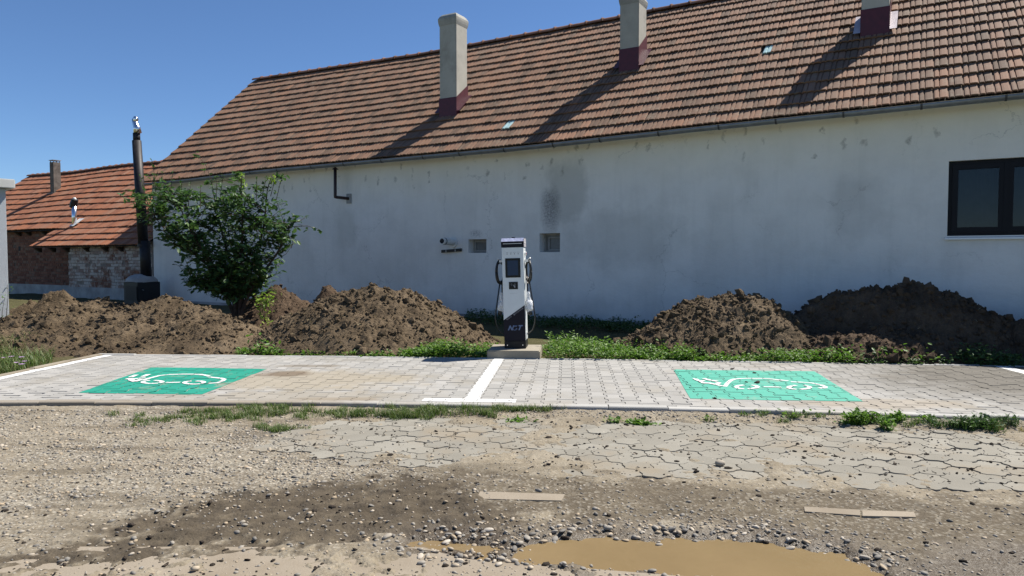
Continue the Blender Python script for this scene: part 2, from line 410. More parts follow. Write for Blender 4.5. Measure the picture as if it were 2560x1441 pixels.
M['white_conc'] = m_concrete('weathered_white_concrete', (.55, .54, .50), (.68, .67, .63), (.2, .19, .16), .55, .9, .5)
M['slab'] = m_concrete(name='cast_concrete_slab', a=(.36, .32, .25), b=(.46, .42, .34), stain=(.26, .22, .16), sa=.5, rough=.9, bump=.5, k=.76)
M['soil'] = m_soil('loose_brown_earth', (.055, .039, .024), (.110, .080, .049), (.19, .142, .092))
M['soil_dark'] = m_soil('dark_brown_earth', (.05, .033, .021), (.095, .064, .041), (.155, .108, .07))  # darker set of the loose earth colours
M['yard'] = m_soil('yard_soil', (.05, .045, .02), (.08, .075, .03), (.10, .085, .045))
M['wood_bark'] = simple('grey_brown_bark', (.065, .048, .035), .9, 0, .2, .4, 20, .6)
M['leaf_dark'] = m_leaf('quince_leaf', (.030, .066, .022), (.058, .118, .038), (.115, .185, .06), .32, .25, .5)
M['leaf_young'] = m_leaf('young_leaf', (.12, .20, .025), (.20, .30, .04), (.30, .38, .07), .4)
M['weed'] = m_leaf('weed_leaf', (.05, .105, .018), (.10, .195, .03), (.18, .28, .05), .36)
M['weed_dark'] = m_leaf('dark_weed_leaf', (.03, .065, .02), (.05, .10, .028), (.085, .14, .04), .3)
M['grass'] = m_leaf('grass_blade', (.055, .095, .022), (.10, .155, .04), (.20, .20, .09), .3)
M['straw'] = m_leaf('dry_straw', (.28, .22, .11), (.36, .29, .15), (.44, .37, .22), .2)
M['petal'] = m_leaf('mauve_petal', (.38, .25, .48), (.48, .34, .56), (.58, .46, .62), .3)
M['paver'] = m_concrete(name='grey_concrete_paver', a=(.37, .36, .335), b=(.45, .435, .405), stain=(.30, .26, .19), sa=.5, rough=.9, bump=.3, blobs=[(-2.2, 7.25, 1.5, .75, (.38, .325, .235), .75, 1.6), (-2.48, 7.62, .34, .24, (.19, .14, .092), .9, 1.3), (-2.3, 8.2, .5, .12, (.24, .2, .15), .7, 1.4), (-1.5, 6.25, .5, .12, (.26, .2, .14), .7, 1.6), (6.1, 7.3, 3.0, 2.2, (.165, .15, .125), 1.0, .7), (3.2, 6.05, 1.0, .25, (.36, .29, .20), .5, 1.5), (-2.0, 6.4, 1.4, .3, (.33, .28, .2), .5, 1.5)], k=.76)
M['joint'] = simple('joint_sand', (.075, .068, .055), .95, 0, .1, .3, 30)
M['kerb'] = m_concrete(name='kerb_concrete', a=(.46, .45, .42), b=(.55, .54, .51), stain=(.34, .28, .20), sa=.5, rough=.9, bump=.4, blobs=[(-3.4, 6.0, 3.0, 1.0, (.28, .23, .165), .8, 1.0)], k=.76)
M['old_paver'] = m_concrete(name='old_dusty_paver', a=(.275, .255, .21), b=(.355, .335, .285), stain=(.31, .255, .18), sa=.9, rough=.95, bump=.5, k=.76)
M['old_kerb'] = m_concrete(name='old_buried_kerb', a=(.32, .27, .205), b=(.39, .335, .26), stain=(.24, .19, .13), sa=.7, rough=.95, bump=.5, k=.76)
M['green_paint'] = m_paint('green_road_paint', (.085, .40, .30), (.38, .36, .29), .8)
M['white_paint'] = m_paint('white_road_paint', (.78, .78, .76), (.46, .43, .36), .25)
M['ch_white'] = simple('white_powder_coat', (.60, .63, .64), .35, 0, .5, .03)
M['ch_dark'] = simple('anthracite_panel', (.008, .0075, .014), .5, 0, .18, .08)
M['ch_plinth'] = simple('black_plinth', (.008, .008, .008), .5, 0, .3, .1)
M['ch_cap'] = simple('glossy_dark_cap', (.006, .0055, .011), .35, 0, .2, .05)
M['ch_grey'] = simple('grey_side_trim', (.40, .38, .40), .4)
M['screen'] = simple('dark_screen', (.010, .026, .065), .25, 0, .35, .08)
M['bezel'] = simple('black_bezel', (.004, .004, .004), .35, 0, .3)
M['logo'] = simple('grey_blue_lettering', (.11, .155, .26), .5, 0, .4, .05)
M['print'] = simple('pale_lettering', (.30, .30, .32), .6)
M['print_dark'] = simple('dark_lettering', (.08, .09, .10), .6)
M['rubber'] = simple('black_rubber_cable', (.010, .010, .011), .35, 0, .5, .15)
M['red'] = simple('red_knob', (.5, .04, .03), .4)
def m_wrap():
    t = NT('milky_plastic_film'); p = t.geo()
    d = t.bsdf((.80, .81, .82), .25, t.bump(t.noise(40, 4, .6, p), .8, .01), .6)
    tr = t.n('ShaderNodeBsdfTransparent'); mx = t.n('ShaderNodeMixShader'); mx.inputs[0].default_value = .22
    t.l(d, mx.inputs[1]); t.l(tr.outputs[0], mx.inputs[2]); return t.done(mx.outputs[0])
M['wrap'] = m_wrap()
def m_stone():
    t = NT('river_stone'); p = t.geo(); r = t.island()
    c = t.ramp(r, [(0, (.13, .125, .115)), (.3, (.23, .22, .195)), (.55, (.34, .31, .26)), (.8, (.40, .31, .20)), (1, (.54, .49, .41))])
    c = t.mix(t.math('MULTIPLY', t.noise(60, 4, .6, p), .5), c, (.16, .13, .10))
    return t.done(t.bsdf(t.dim(c, .95), .75, t.bump(t.noise(120, 3, .6, p), .3, .003), .35))
M['stone'] = m_stone()
M['clod'] = m_soil('dried_mud_clod', (.03, .024, .019), (.05, .04, .032), (.09, .07, .055), 4)
def m_water():
    t = NT('muddy_water'); p = t.geo()
    c = t.mix(t.noise(2.5, 5, .6, p), (.155, .11, .055), (.22, .16, .082))
    return t.done(t.bsdf(c, .06, t.bump(t.noise(22, 3, .5, p), .10, .012), .6, IOR=1.34))
M['water'] = m_water()

# ------------------------------------------------------------------ THE SETTING: ground, road, yard
def m_ground():
    t = NT('far_ground'); p = t.geo()
    c = t.ramp(t.noise(.35, 6, .6, p), [(.35, (.16, .135, .09)), (.6, (.10, .12, .045))])
    return t.done(t.bsdf(c, .95, None, .1))
g = fast_mesh('ground', [(-900, -900, -.12), (900, -900, -.12), (900, 900, -.12), (-900, 900, -.12)], [(0, 1, 2, 3)])
tag(link(g, 'ground', None, m_ground()), kind='structure')

def seg_dist(px, py, poly, closed=True):
    d = np.full(px.shape, 1e9); n = len(poly)
    for i in range(n if closed else n-1):
        ax, ay = poly[i]; bx, by = poly[(i+1) % n]; ex, ey = bx-ax, by-ay
        t = np.clip(((px-ax)*ex+(py-ay)*ey)/(ex*ex+ey*ey), 0, 1)
        d = np.minimum(d, np.hypot(px-ax-t*ex, py-ay-t*ey))
    return d
def in_poly(px, py, poly):
    c = np.zeros(px.shape, bool); n = len(poly)
    for i in range(n):
        ax, ay = poly[i]; bx, by = poly[(i+1) % n]
        k = ((ay > py) != (by > py)) & (px < (bx-ax)*(py-ay)/((by-ay) if by != ay else 1e-9)+ax); c ^= k
    return c
def sdist(px, py, poly):
    d = seg_dist(px, py, poly); return np.where(in_poly(px, py, poly), -d, d)
def G2(pts, z=0): return [tuple(gp(x, y, z)[:2]) for x, y in pts]
PUDDLE = G2([(1310, 1372), (1400, 1350), (1520, 1343), (1700, 1344), (1850, 1352), (1985, 1362), (2075, 1377), (2140, 1400), (2200, 1428), (2215, 1460), (1860, 1446), (1700, 1432), (1500, 1416), (1380, 1404), (1300, 1392)])
PUDDLE2 = G2([(935, 1352), (1040, 1340), (1150, 1342), (1290, 1350), (1300, 1378), (1200, 1392), (1060, 1380), (960, 1368)])
HEXP = G2([(620, 1112), (700, 1080), (860, 1058), (1180, 1042), (1500, 1046), (1900, 1052), (2330, 1078), (2640, 1100), (2660, 1250), (2440, 1232), (2250, 1225), (1950, 1210), (1700, 1192), (1400, 1185), (1100, 1165), (840, 1150)])
SLABP = [(-2.6, 2.2)]+G2([(-60, 1420), (150, 1412), (300, 1410), (650, 1394), (1000, 1388), (1150, 1391), (1300, 1404), (1500, 1417), (1700, 1434), (1850, 1446)])+[(.9, 2.2)]
def padF(s): return 5.97-.075*s-.0105*s*s
def ground_fields(X, Y):
    n1 = fbm(X*1.3, Y*1.3, 5, 3); n2 = fbm(X*5, Y*5, 5, 11, .6); n3 = fbm(X*22, Y*22, 4, 5, .6)
    z = .004+.012*(n1-.5)+.016*(n2-.5)+.012*(n3-.5)
    dh = sdist(X, Y, HEXP)+.2*(n1-.5)+.3*(n2-.5)
    hexm = sstep(.1, -.12, dh)
    dust = sstep(.53, .68, n1*.5+n2*.5+.10*sstep(-.5, .0, dh))
    zh = -.0075+.023*dust+.004*(n3-.5)
    z = z*(1-hexm)+zh*hexm+.026*sstep(.42, .0, padF(X)-Y)
    ds = sdist(X, Y, SLABP)+.14*(n2-.5)+.07*(n3-.5); slabm = sstep(.03, -.03, ds)
    zs = -.010+.022*sstep(.48, .62, n2*.5+n3*.5)
    z = z*(1-slabm)+zs*slabm
    p1 = sdist(X, Y, PUDDLE)+.16*(n2-.5)+.07*(n3-.5); p2 = sdist(X, Y, PUDDLE2)+.16*(n2-.5)+.05*(n3-.5)
    pd = np.minimum(p1, p2+.10)
    pm = sstep(.12, -.10, pd); z = z*(1-pm)-pm*(.045)
    # tyre ruts & mud lumps
    mudc = G2([(0, 1415), (500, 1392), (900, 1384), (1290, 1398), (1340, 1330), (1320, 1265), (1150, 1215), (800, 1208), (560, 1230), (420, 1290), (250, 1345)])
    dm = sdist(X, Y, mudc)+.5*(n1-.5)+.75*(n2-.5)+.35*(n3-.5); mud = sstep(.10, -.06, dm)
    z = z+mud*(.045*(fbm(X*9, Y*16, 4, 77, .65)-.5)+.03*(fbm(X*2.2+Y*1.5, Y*11-X*2, 4, 71, .6)-.5))+(1-hexm)*.016*(fbm(X*1.6+Y, Y*9-X*1.1, 4, 72, .6)-.5)
    # dirt band right of it
    band = G2([(500, 1215), (1150, 1175), (1500, 1200), (2000, 1220), (2700, 1260), (2700, 1500), (2230, 1460), (2150, 1370), (1900, 1320), (1300, 1320), (900, 1330)])
    db = sdist(X, Y, band)+.35*(n1-.5)+.6*(n2-.5)+.25*(n3-.5); dirt = sstep(.10, -.08, db)
    gravc = G2([(-400, 1040), (300, 1030), (700, 1060), (860, 1130), (1050, 1185), (700, 1230), (420, 1290), (200, 1350), (-100, 1400), (-500, 1400)])
    dg = sdist(X, Y, gravc)+.7*(n1-.5)+.6*(n2-.5)+.3*(n3-.5); grav = sstep(.2, -.15, dg)*(.45+.55*sstep(.40, .58, fbm(X*2.1, Y*2.1, 4, 88)))
    edge = sstep(.55, .1, np.abs(pd-.16)*3)
    wet = np.clip(sstep(.30, .02, pd+.15*(n2-.5)), 0, 1)
    wr = G2([(2230, 1400), (2400, 1370), (2600, 1360), (2700, 1480), (2250, 1470)])
    wet = np.maximum(wet, sstep(.1, -.1, sdist(X, Y, wr)+.3*(n2-.5))*.8)
    return dict(z=z, hex=hexm, slab=slabm, pd=pd, p1=p1, mud=mud, dirt=dirt, grav=grav, wet=wet, dust=dust, edge=edge, n1=n1, n2=n2)
gx = np.arange(-5.2, 5.4, .0145); gy = np.arange(2.0, 6.25, .0145)
GX, GY = np.meshgrid(gx, gy); fld = ground_fields(GX, GY)
nx, ny = len(gx), len(gy)
V = np.stack([GX, GY, fld['z']], -1).reshape(-1, 3)
idx = np.arange(nx*ny).reshape(ny, nx)
Fq = np.stack([idx[:-1, :-1], idx[:-1, 1:], idx[1:, 1:], idx[1:, :-1]], -1).reshape(-1, 4)
me = fast_mesh('road', V, Fq, True)
def add_attr(me, name, rgba):
    at = me.color_attributes.new(name, 'FLOAT_COLOR', 'POINT'); at.data.foreach_set('color', np.ascontiguousarray(rgba, dtype=np.float32).ravel())
add_attr(me, 'zone', np.stack([np.maximum(fld['mud'], .0), fld['grav'], fld['wet'], np.ones_like(fld['z'])], -1).reshape(-1, 4))
add_attr(me, 'zone2', np.stack([fld['dirt'], np.maximum(fld['hex'], fld['slab']), fld['edge'], np.ones_like(fld['z'])], -1).reshape(-1, 4))
def m_road():
    t = NT('dusty_unpaved_road'); p = t.geo()
    a = t.n('ShaderNodeVertexColor', layer_name='zone'); b = t.n('ShaderNodeVertexColor', layer_name='zone2')
    ar = t.sep(a.outputs[0]); br = t.sep(b.outputs[0])
    n = t.noise(3, 8, .7, p); f = t.noise(60, 5, .7, p)
    c = t.ramp(n, [(.3, (.21, .17, .115)), (.5, (.29, .245, .175)), (.7, (.36, .315, .24))])
    dirt = t.ramp(t.noise(4, 8, .72, p), [(.3, (.08, .064, .042)), (.5, (.125, .10, .067)), (.72, (.18, .15, .102))])
    c = t.mix(br[0], c, dirt)
    # fine gravel
    vc = t.vor(62, p, out=1); vd = t.vor(62, p)
    gcol = t.ramp(t.sep(vc)[0], [(0, (.16, .15, .125)), (.35, (.30, .275, .225)), (.7, (.42, .38, .30)), (1, (.54, .50, .42))])
    gcol = t.mix(t.ramp(vd, [(.35, 0), (.8, 1)]), gcol, (.19, .155, .11))
    sparse = t.math('GREATER_THAN', t.sep(vc)[1], .6)
    c = t.mix(t.math('MULTIPLY', ar[1], .85), c, gcol)
    c = t.mix(t.math('MULTIPLY', sparse, t.math('SUBTRACT', .5, t.math('MULTIPLY', br[1], .25))), c, gcol)
    sk = t.ramp(t.noise(1.0, 7, .68, t.scalev(p, (.7, 3.6, 1))), [(.50, 0), (.60, 1)])
    c = t.mix(t.math('MULTIPLY', sk, t.math('SUBTRACT', .62, t.math('MULTIPLY', br[1], .4))), c, dirt)
    sk2 = t.ramp(t.noise(1.7, 7, .7, t.scalev(p, (.5, 3.0, 1)), dist=.4), [(.56, 0), (.66, 1)])
    c = t.mix(t.math('MULTIPLY', sk2, .5), c, (.12, .095, .065))
    mud = t.ramp(t.noise(6, 8, .72, p), [(.3, (.042, .032, .021)), (.52, (.085, .066, .043)), (.7, (.15, .12, .08))])
    c = t.mix(t.math('MULTIPLY', ar[0], .93), c, mud)
    c = t.mix(t.math('MULTIPLY', t.ramp(f, [(.45, 0), (.7, 1)]), .35), c, (.10, .08, .055))
    c = t.mix(t.math('MULTIPLY', ar[2], .7), c, (.075, .055, .035))
    rough = t.math('SUBTRACT', .95, t.math('MULTIPLY', ar[2], .62))
    nb = t.bump(f, .6, .012); nb = t.bump(vd, t_strength, .008, nb) if (t_strength := .35) else nb
    return t.done(t.bsdf(t.dim(c, .8), rough, nb, .3))
M['road'] = m_road()
tag(link(me, 'road', None, M['road']), kind='structure')
# puddle water
wp_ = [(1.16*(x-.85)+.85, y) for x, y in PUDDLE]
xs = [p[0] for p in PUDDLE+PUDDLE2]; ys = [p[1] for p in PUDDLE+PUDDLE2]
me = fast_mesh('puddle_water', [(min(xs)-.15, min(ys)-.12, -.0175), (max(xs)+.15, min(ys)-.12, -.0175), (max(xs)+.15, max(ys)+.1, -.0175), (min(xs)-.15, max(ys)+.1, -.0175)], [(0, 1, 2, 3)])
tag(link(me, 'puddle_water', None, M['water']), kind='structure')

# ------------------------------------------------------------------ yard behind the pad
def padB(X): return 8.82-.087*X-.0030*X*X
PADD = 2.9; PADZ = .055
def padmap(s, t):
    """pad coordinates (s along the kerb, t back from its outer edge) -> world X, Y"""
    f = padF(s); b = padB(s+.075*PADD)
    return s+.075*t, f+t*(b-f)/PADD
S0, S1 = -5.50, 7.2
def yard_z(X, Y):
    s = X-.075*np.clip(Y-6, 0, 2.9)
    back = sstep(-.02, .06, Y-padB(X)-.02); left = sstep(.03, .12, (S0-.06)-s)
    rt = sstep(.03, .12, s-S1)
    up = np.maximum(np.maximum(back, left), rt)
    front = sstep(5.95, 6.5, Y)
    wd = NN.x*X+NN.y*Y
    h = .03+.06*sstep(8.5, 12, wd)+.03*(fbm(X*1.5, Y*1.5, 4, 9)-.5)+.02*(fbm(X*7, Y*7, 3, 19)-.5)
    return np.where(up > 0, up*h*(.15+.85*front)-(1-up)*.09, -.09)
yx = np.arange(-17, 13, .09); yy = np.arange(5.6, 34, .09)
YX, YY = np.meshgrid(yx, yy); Z = yard_z(YX, YY); nx, ny = len(yx), len(yy)
idx = np.arange(nx*ny).reshape(ny, nx)
me = fast_mesh('yard', np.stack([YX, YY, Z], -1).reshape(-1, 3), np.stack([idx[:-1, :-1], idx[:-1, 1:], idx[1:, 1:], idx[1:, :-1]], -1).reshape(-1, 4), True)
tag(link(me, 'yard', None, M['yard']), kind='structure')

# ------------------------------------------------------------------ parking pad of interlocking pavers
pad = empty('parking_pad'); tag(pad, kind='structure')
PL, PP, PA = .2, .14, .0135          # paver length (depthwise), column pitch, waist amplitude
GAP = .0032
def paver_poly(gap=GAP):
    h = PL/2-gap; q = PL/4; tr = .013
    side = [(-h, PA), (-q-tr, PA), (-q+tr, -PA), (q-tr, -PA), (q+tr, PA), (h, PA)]
    right = [(PP/2+b-gap, s_) for s_, b in side]
    left = [(-PP/2-b+gap, s_) for s_, b in reversed(side)]
    return right+left            # CCW
PAVER = paver_poly()
me_ = fast_mesh('paving_bed', [(*padmap(s_, t_), PADZ-.02) for t_ in (0.02, PADD-.02) for s_ in np.linspace(S0, S1, 60)], [(i, i+1, 61+i, 60+i) for i in range(59)])
link(me_, 'joint_bed', pad, M['joint'])
KW = .10   # kerb width
def prism_mesh(name, poly, z0, z1, mat, ch=.003):
    n = len(poly); cx = sum(p[0] for p in poly)/n; cy = sum(p[1] for p in poly)/n
    V = [(x, y, z0) for x, y in poly]+[(x, y, z1) for x, y in poly]
    fs = [tuple(range(n, 2*n))]+[(i, (i+1) % n, n+(i+1) % n, n+i) for i in range(n)]
    me = bpy.data.meshes.new(name); me.from_pydata(V, [], fs); me.materials.append(mat); return me
paver_me = [prism_mesh('paver', PAVER, -.02, 0, M['paver']) for _ in range(1)][0]
t0, t1 = KW+.004, PADD-.06
ncol = int((S1-S0)/PP)
full, edge_, painted_polys = [], [], []
rect = [(-1e3, t0), (1e3, t0), (1e3, t1), (-1e3, t1)]
for ci in range(ncol):
    sc_ = S0+.01+(ci+.5)*PP; off = (ci % 2)*PL/2
    for ri in range(-1, 16):
        tc = t0+off+ri*PL+PL*.5
        if tc-PL/2 > t1 or tc+PL/2 < t0: continue
        poly = [(sc_+x, tc+y) for x, y in PAVER]
        isfull = tc-PL/2 > t0-.001 and tc+PL/2 < t1+.001
        if not isfull: poly = clip_poly(poly, rect)
        if len(poly) < 3 or abs(poly_area(poly)) < 1e-3: continue
        X, Y = padmap(sc_, tc); zz = float(rng.normal(0, .0012))
        painted_polys.append((poly, zz))
        inframe = abs(X/Y) < .735
        (full if isfull else edge_).append((Y if inframe else 99, sc_, tc, poly, zz))
full.sort(); nindiv = 0
def paver_world(poly): return [padmap(x, y) for x, y in poly]
rest = []
for (Yd, sc_, tc, poly, zz) in full:
    if nindiv < 270 and Yd < 50:
        o = bpy.data.objects.new('paver', paver_me); COL.objects.link(o); o.parent = pad
        X, Y = padmap(sc_, tc); X2, Y2 = padmap(sc_+.05, tc)
        o.location = (X, Y, PADZ+zz); o.rotation_euler = (float(rng.normal(0, .004)), float(rng.normal(0, .004)), math.atan2(Y2-Y, X2-X)); nindiv += 1
    else: rest.append((poly, zz))
V, Fs = [], []
for poly, zz in rest+[(e[3], e[4]) for e in edge_]:
    pw = paver_world(poly); n = len(pw); b = len(V)
    tx, ty = rng.normal(0, .003, 2); cx = sum(p[0] for p in pw)/n; cy = sum(p[1] for p in pw)/n
    V += [(x, y, PADZ-.02) for x, y in pw]+[(x, y, PADZ+zz+(x-cx)*tx+(y-cy)*ty) for x, y in pw]
    Fs += [tuple(b+n+i for i in range(n))]+[(b+i, b+(i+1) % n, b+n+(i+1) % n, b+n+i) for i in range(n)]
me = bpy.data.meshes.new('paver_field'); me.from_pydata(V, [], Fs); tag(link(me, 'paver_field', pad, M['paver']), kind='stuff')
def sheet(name, quads, mat, lift, parent=None):
    """paint following the pavers: every convex pad-space polygon clipped to every paver top"""
    V, Fs = [], []
    for qi, q in enumerate(quads):
        if poly_area(q) < 0: q = q[::-1]
        x0, x1 = min(p[0] for p in q), max(p[0] for p in q); y0, y1 = min(p[1] for p in q), max(p[1] for p in q)
        for poly, zz in painted_polys:
            if min(p[0] for p in poly) > x1 or max(p[0] for p in poly) < x0 or min(p[1] for p in poly) > y1 or max(p[1] for p in poly) < y0: continue
            c = clip_poly(poly, q)
            if len(c) < 3 or abs(poly_area(c)) < 2e-6: continue
            b = len(V); V += [(*padmap(*p), PADZ+.002+lift+zz+qi*.00006) for p in c]; Fs.append(tuple(range(b, b+len(c))))
    me = bpy.data.meshes.new(name); me.from_pydata(V, [], Fs); return link(me, name, parent, mat)
def inv_pad(x, y):
    P = gp(x, y, PADZ); s_, t_ = P.x, 1.0
    for _ in range(12):
        X, Y = padmap(s_, t_); s_ += P.x-X; t_ += P.y-Y
    return s_, t_
# kerbs
def kerb_run(name, pts_fn, a, b, step, w_, zt, z0, mat, parent, gap=.005):
    k = int(round((b-a)/step)); st = (b-a)/k
    for i in range(k):
        s_a, s_b = a+i*st+gap/2, a+(i+1)*st-gap/2
        dz = float(rng.normal(0, .003)); q = [pts_fn(s_a, 0), pts_fn(s_b, 0), pts_fn(s_b, w_), pts_fn(s_a, w_)]
        m = MB(); e = .008
        q2 = [pts_fn(s_a+e*.4, e), pts_fn(s_b-e*.4, e), pts_fn(s_b-e*.4, w_-.002), pts_fn(s_a+e*.4, w_-.002)]
        m.add([(x, y, z0) for x, y in q]+[(x, y, zt+dz-e) for x, y in q]+[(x, y, zt+dz) for x, y in q2],
              [(0, 1, 5, 4), (1, 2, 6, 5), (2, 3, 7, 6), (3, 0, 4, 7), (4, 5, 9, 8), (5, 6, 10, 9), (6, 7, 11, 10), (7, 4, 8, 11), (8, 9, 10, 11)])
        m.build(name, mat, parent, fixn=False)
kerb_run('kerb_stone', lambda s_, t_: padmap(s_, t_), S0-.08, S1, .5, KW, PADZ+.004, -.08, M['kerb'], pad)
kerb_run('edging_stone', lambda s_, t_: padmap(s_, PADD-.056+t_), S0-.08, S1, .5, .056, PADZ+.006, -.05, M['kerb'], pad)
M['kerb_brown'] = m_concrete(name='stained_kerb', a=(.30, .255, .19), b=(.40, .35, .27), stain=(.2, .15, .1), sa=.6, rough=.9, bump=.4, k=.76)
kerb_run('edging_stone', lambda s_, t_: padmap(S0-.082+t_, KW+.01+s_), 0, PADD-KW-.07, .5, .075, PADZ+.012, -.05, M['kerb_brown'], pad)
# painted bay markings
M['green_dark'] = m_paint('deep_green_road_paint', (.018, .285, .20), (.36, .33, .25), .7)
def bay(name, px, label, mat='green_paint'):
    q = [inv_pad(*p) for p in px]
    o = sheet(name, [q], M[mat], .0005); tag(o, label, 'road marking', 'green charging bay markings'); return o, q
def stroke(pts, w_):
    """list of convex quads for a polyline"""
    out = []
    for i in range(len(pts)-1):
        a, b = Vector(pts[i]), Vector(pts[i+1]); d = (b-a)
        if d.length < 1e-6: continue
        wa = w_[i] if isinstance(w_, list) else w_; wb = w_[i+1] if isinstance(w_, list) else w_
        nrm = Vector((-d.y, d.x)).normalized(); e = d.normalized()*min(wa, wb)*.18
        out.append([tuple(a-e-nrm*wa/2), tuple(b+e-nrm*wb/2), tuple(b+e+nrm*wb/2), tuple(a-e+nrm*wa/2)])
    return out
def car_symbol(px_lines, parent):
    qs = []
    for w_, line in px_lines:
        qs += stroke([inv_pad(*p) for p in line], w_)
    return sheet('car_symbol', qs, M['white_paint'], .003, parent)
def pxc(ox, oy, k): return lambda L: [(ox+x/k, oy+y/k) for x, y in L]
def arc(cx, cy, rx, ry, a0, a1, n=9): return [(cx+rx*math.cos(R(a0+(a1-a0)*i/n)), cy+ry*math.sin(R(a0+(a1-a0)*i/n))) for i in range(n+1)]
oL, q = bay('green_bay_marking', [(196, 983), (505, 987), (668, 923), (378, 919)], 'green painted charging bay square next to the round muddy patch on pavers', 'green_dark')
c = pxc(250, 900, 5.12)
car_symbol([(.042, c([(440, 275), (560, 262), (660, 232), (760, 207), (880, 192), (1000, 190), (1150, 190), (1290, 190), (1350, 203), (1395, 215)])),
            (.042, c([(1400, 226), (1480, 234), (1560, 243), (1592, 255), (1570, 275), (1500, 295), (1400, 302)])),
            (.042, c(arc(672, 290, 125, 20, 60, 250))), (.042, c(arc(672, 290, 125, 20, 285, 400))), (.045, c([(855, 296), (1015, 293)])),
            (.042, c(arc(1205, 297, 125, 20, 60, 250))), (.042, c(arc(1205, 297, 125, 20, 285, 400))),
            (.05, c([(340, 252), (430, 252), (570, 240)])), (.05, c([(395, 230), (460, 202)])), (.05, c([(550, 222), (620, 195)])), (.055, c([(400, 268), (450, 283), (520, 262)])), (.05, c([(390, 255), (420, 275)]))], oL)
oR, q = bay('green_bay_marking', [(1726, 998), (2158, 1005), (2036, 929), (1684, 925)], 'green painted charging bay square with dark mud crumbs on its car symbol')
c = pxc(1660, 910, 4.923)
car_symbol([(.042, c([(750, 280), (775, 250), (810, 215), (860, 195), (940, 187), (1050, 184), (1180, 184), (1290, 187), (1400, 200), (1525, 216)])),
            (.042, c([(1570, 228), (1700, 234), (1820, 246), (1930, 265), (1985, 285), (1980, 300), (1915, 305)])),
            (.042, c(arc(1020, 290, 130, 24, 110, 250))), (.042, c(arc(1020, 290, 130, 24, 300, 440))), (.045, c([(1240, 290), (1430, 293)])),
            (.042, c(arc(1665, 297, 130, 24, 110, 250))), (.042, c(arc(1665, 297, 130, 24, 300, 440))),
            (.05, c([(380, 192), (430, 218), (490, 216)])), (.05, c([(495, 190), (560, 208), (650, 222)])), (.05, c([(470, 244), (560, 246), (640, 262), (705, 278)])), (.05, c([(640, 262), (675, 240)])), (.042, c([(430, 215), (480, 240)]))], oR)
def paintline(name, quads, label):
    return tag(sheet(name, quads, M['white_paint'], .0005), label, 'road marking', 'white bay lines')
paintline('bay_line', [[(-.44, .26), (-.31, .26), (-.31, PADD-.06), (-.44, PADD-.06)], [(-.80, .13), (.02, .13), (.02, .27), (-.80, .27)]], 'white T-shaped line between the two bays leading to the charger')
paintline('bay_line', [[(S0+.02, .2), (S0+.15, .2), (S0+.15, PADD-.06), (S0+.02, PADD-.06)]], 'white bay end line beside the wild grass and flowers')
paintline('bay_line', [[(5.36, .2), (5.50, .2), (5.50, PADD-.06), (5.36, PADD-.06)]], 'white bay end line in the shade of the big dark heap')

# ------------------------------------------------------------------ old scalloped pavers showing through the road dirt
old = empty('old_paving'); tag(old, kind='structure')
HW, HR = .178, .148
def hexpoly():
    a = HW/2; b = HR/1.5*.5*2/1.0
    v = [(a, -HR*.333), (a, HR*.333), (0, HR*.667), (-a, HR*.333), (-a, -HR*.333), (0, -HR*.667)]
    out = []
    for i in range(6):
        p, q = Vector(v[i]), Vector(v[(i+1) % 6]); d = q-p; nrm = Vector((d.y, -d.x)).normalized()
        for t_ in (0, .27, .73):
            o_ = p+d*t_+nrm*(.0075*math.sin(2*math.pi*t_)); out.append((o_.x*.962, o_.y*.962))
    return out
HEX = hexpoly(); hex_me = prism_mesh('old_paver', HEX, -.03, 0, M['old_paver'])
cand = []
for r_ in range(60):
    for c_ in range(80):
        X = -3.2+c_*HW+(r_ % 2)*HW/2; Y = 3.4+r_*HR
        if Y > 6.0: continue
        a = R(-3); X, Y = X*math.cos(a)-Y*math.sin(a)-.25, X*math.sin(a)+Y*math.cos(a)
        f_ = ground_fields(np.array([X]), np.array([Y]))
        if f_['hex'][0] < .35 or abs(X/Y) > .76: continue
        cand.append((Y, X))
cand.sort()
for Y, X in cand[:295]:
    o = bpy.data.objects.new('old_paver', hex_me); COL.objects.link(o); o.parent = old
    o.location = (X, Y, .005+float(rng.normal(0, .002))); o.rotation_euler = (float(rng.normal(0, .012)), float(rng.normal(0, .012)), R(-3)+float(rng.normal(0, .01)))
if cand[295:]:
    V, Fs = [], []; n = len(HEX); ca, sa = math.cos(R(-3)), math.sin(R(-3))
    for Y, X in cand[295:]:
        b = len(V); pw = [(X+x*ca-y*sa, Y+x*sa+y*ca) for x, y in HEX]; zz = .004+rng.normal(0, .0022)
        V += [(x, y, -.03) for x, y in pw]+[(x, y, zz) for x, y in pw]
        Fs += [tuple(b+n+i for i in range(n))]+[(b+i, b+(i+1) % n, b+n+(i+1) % n, b+n+i) for i in range(n)]
    me = bpy.data.meshes.new('old_paver_field'); me.from_pydata(V, [], Fs); tag(link(me, 'old_paver_field', old, M['old_paver']), kind='stuff')
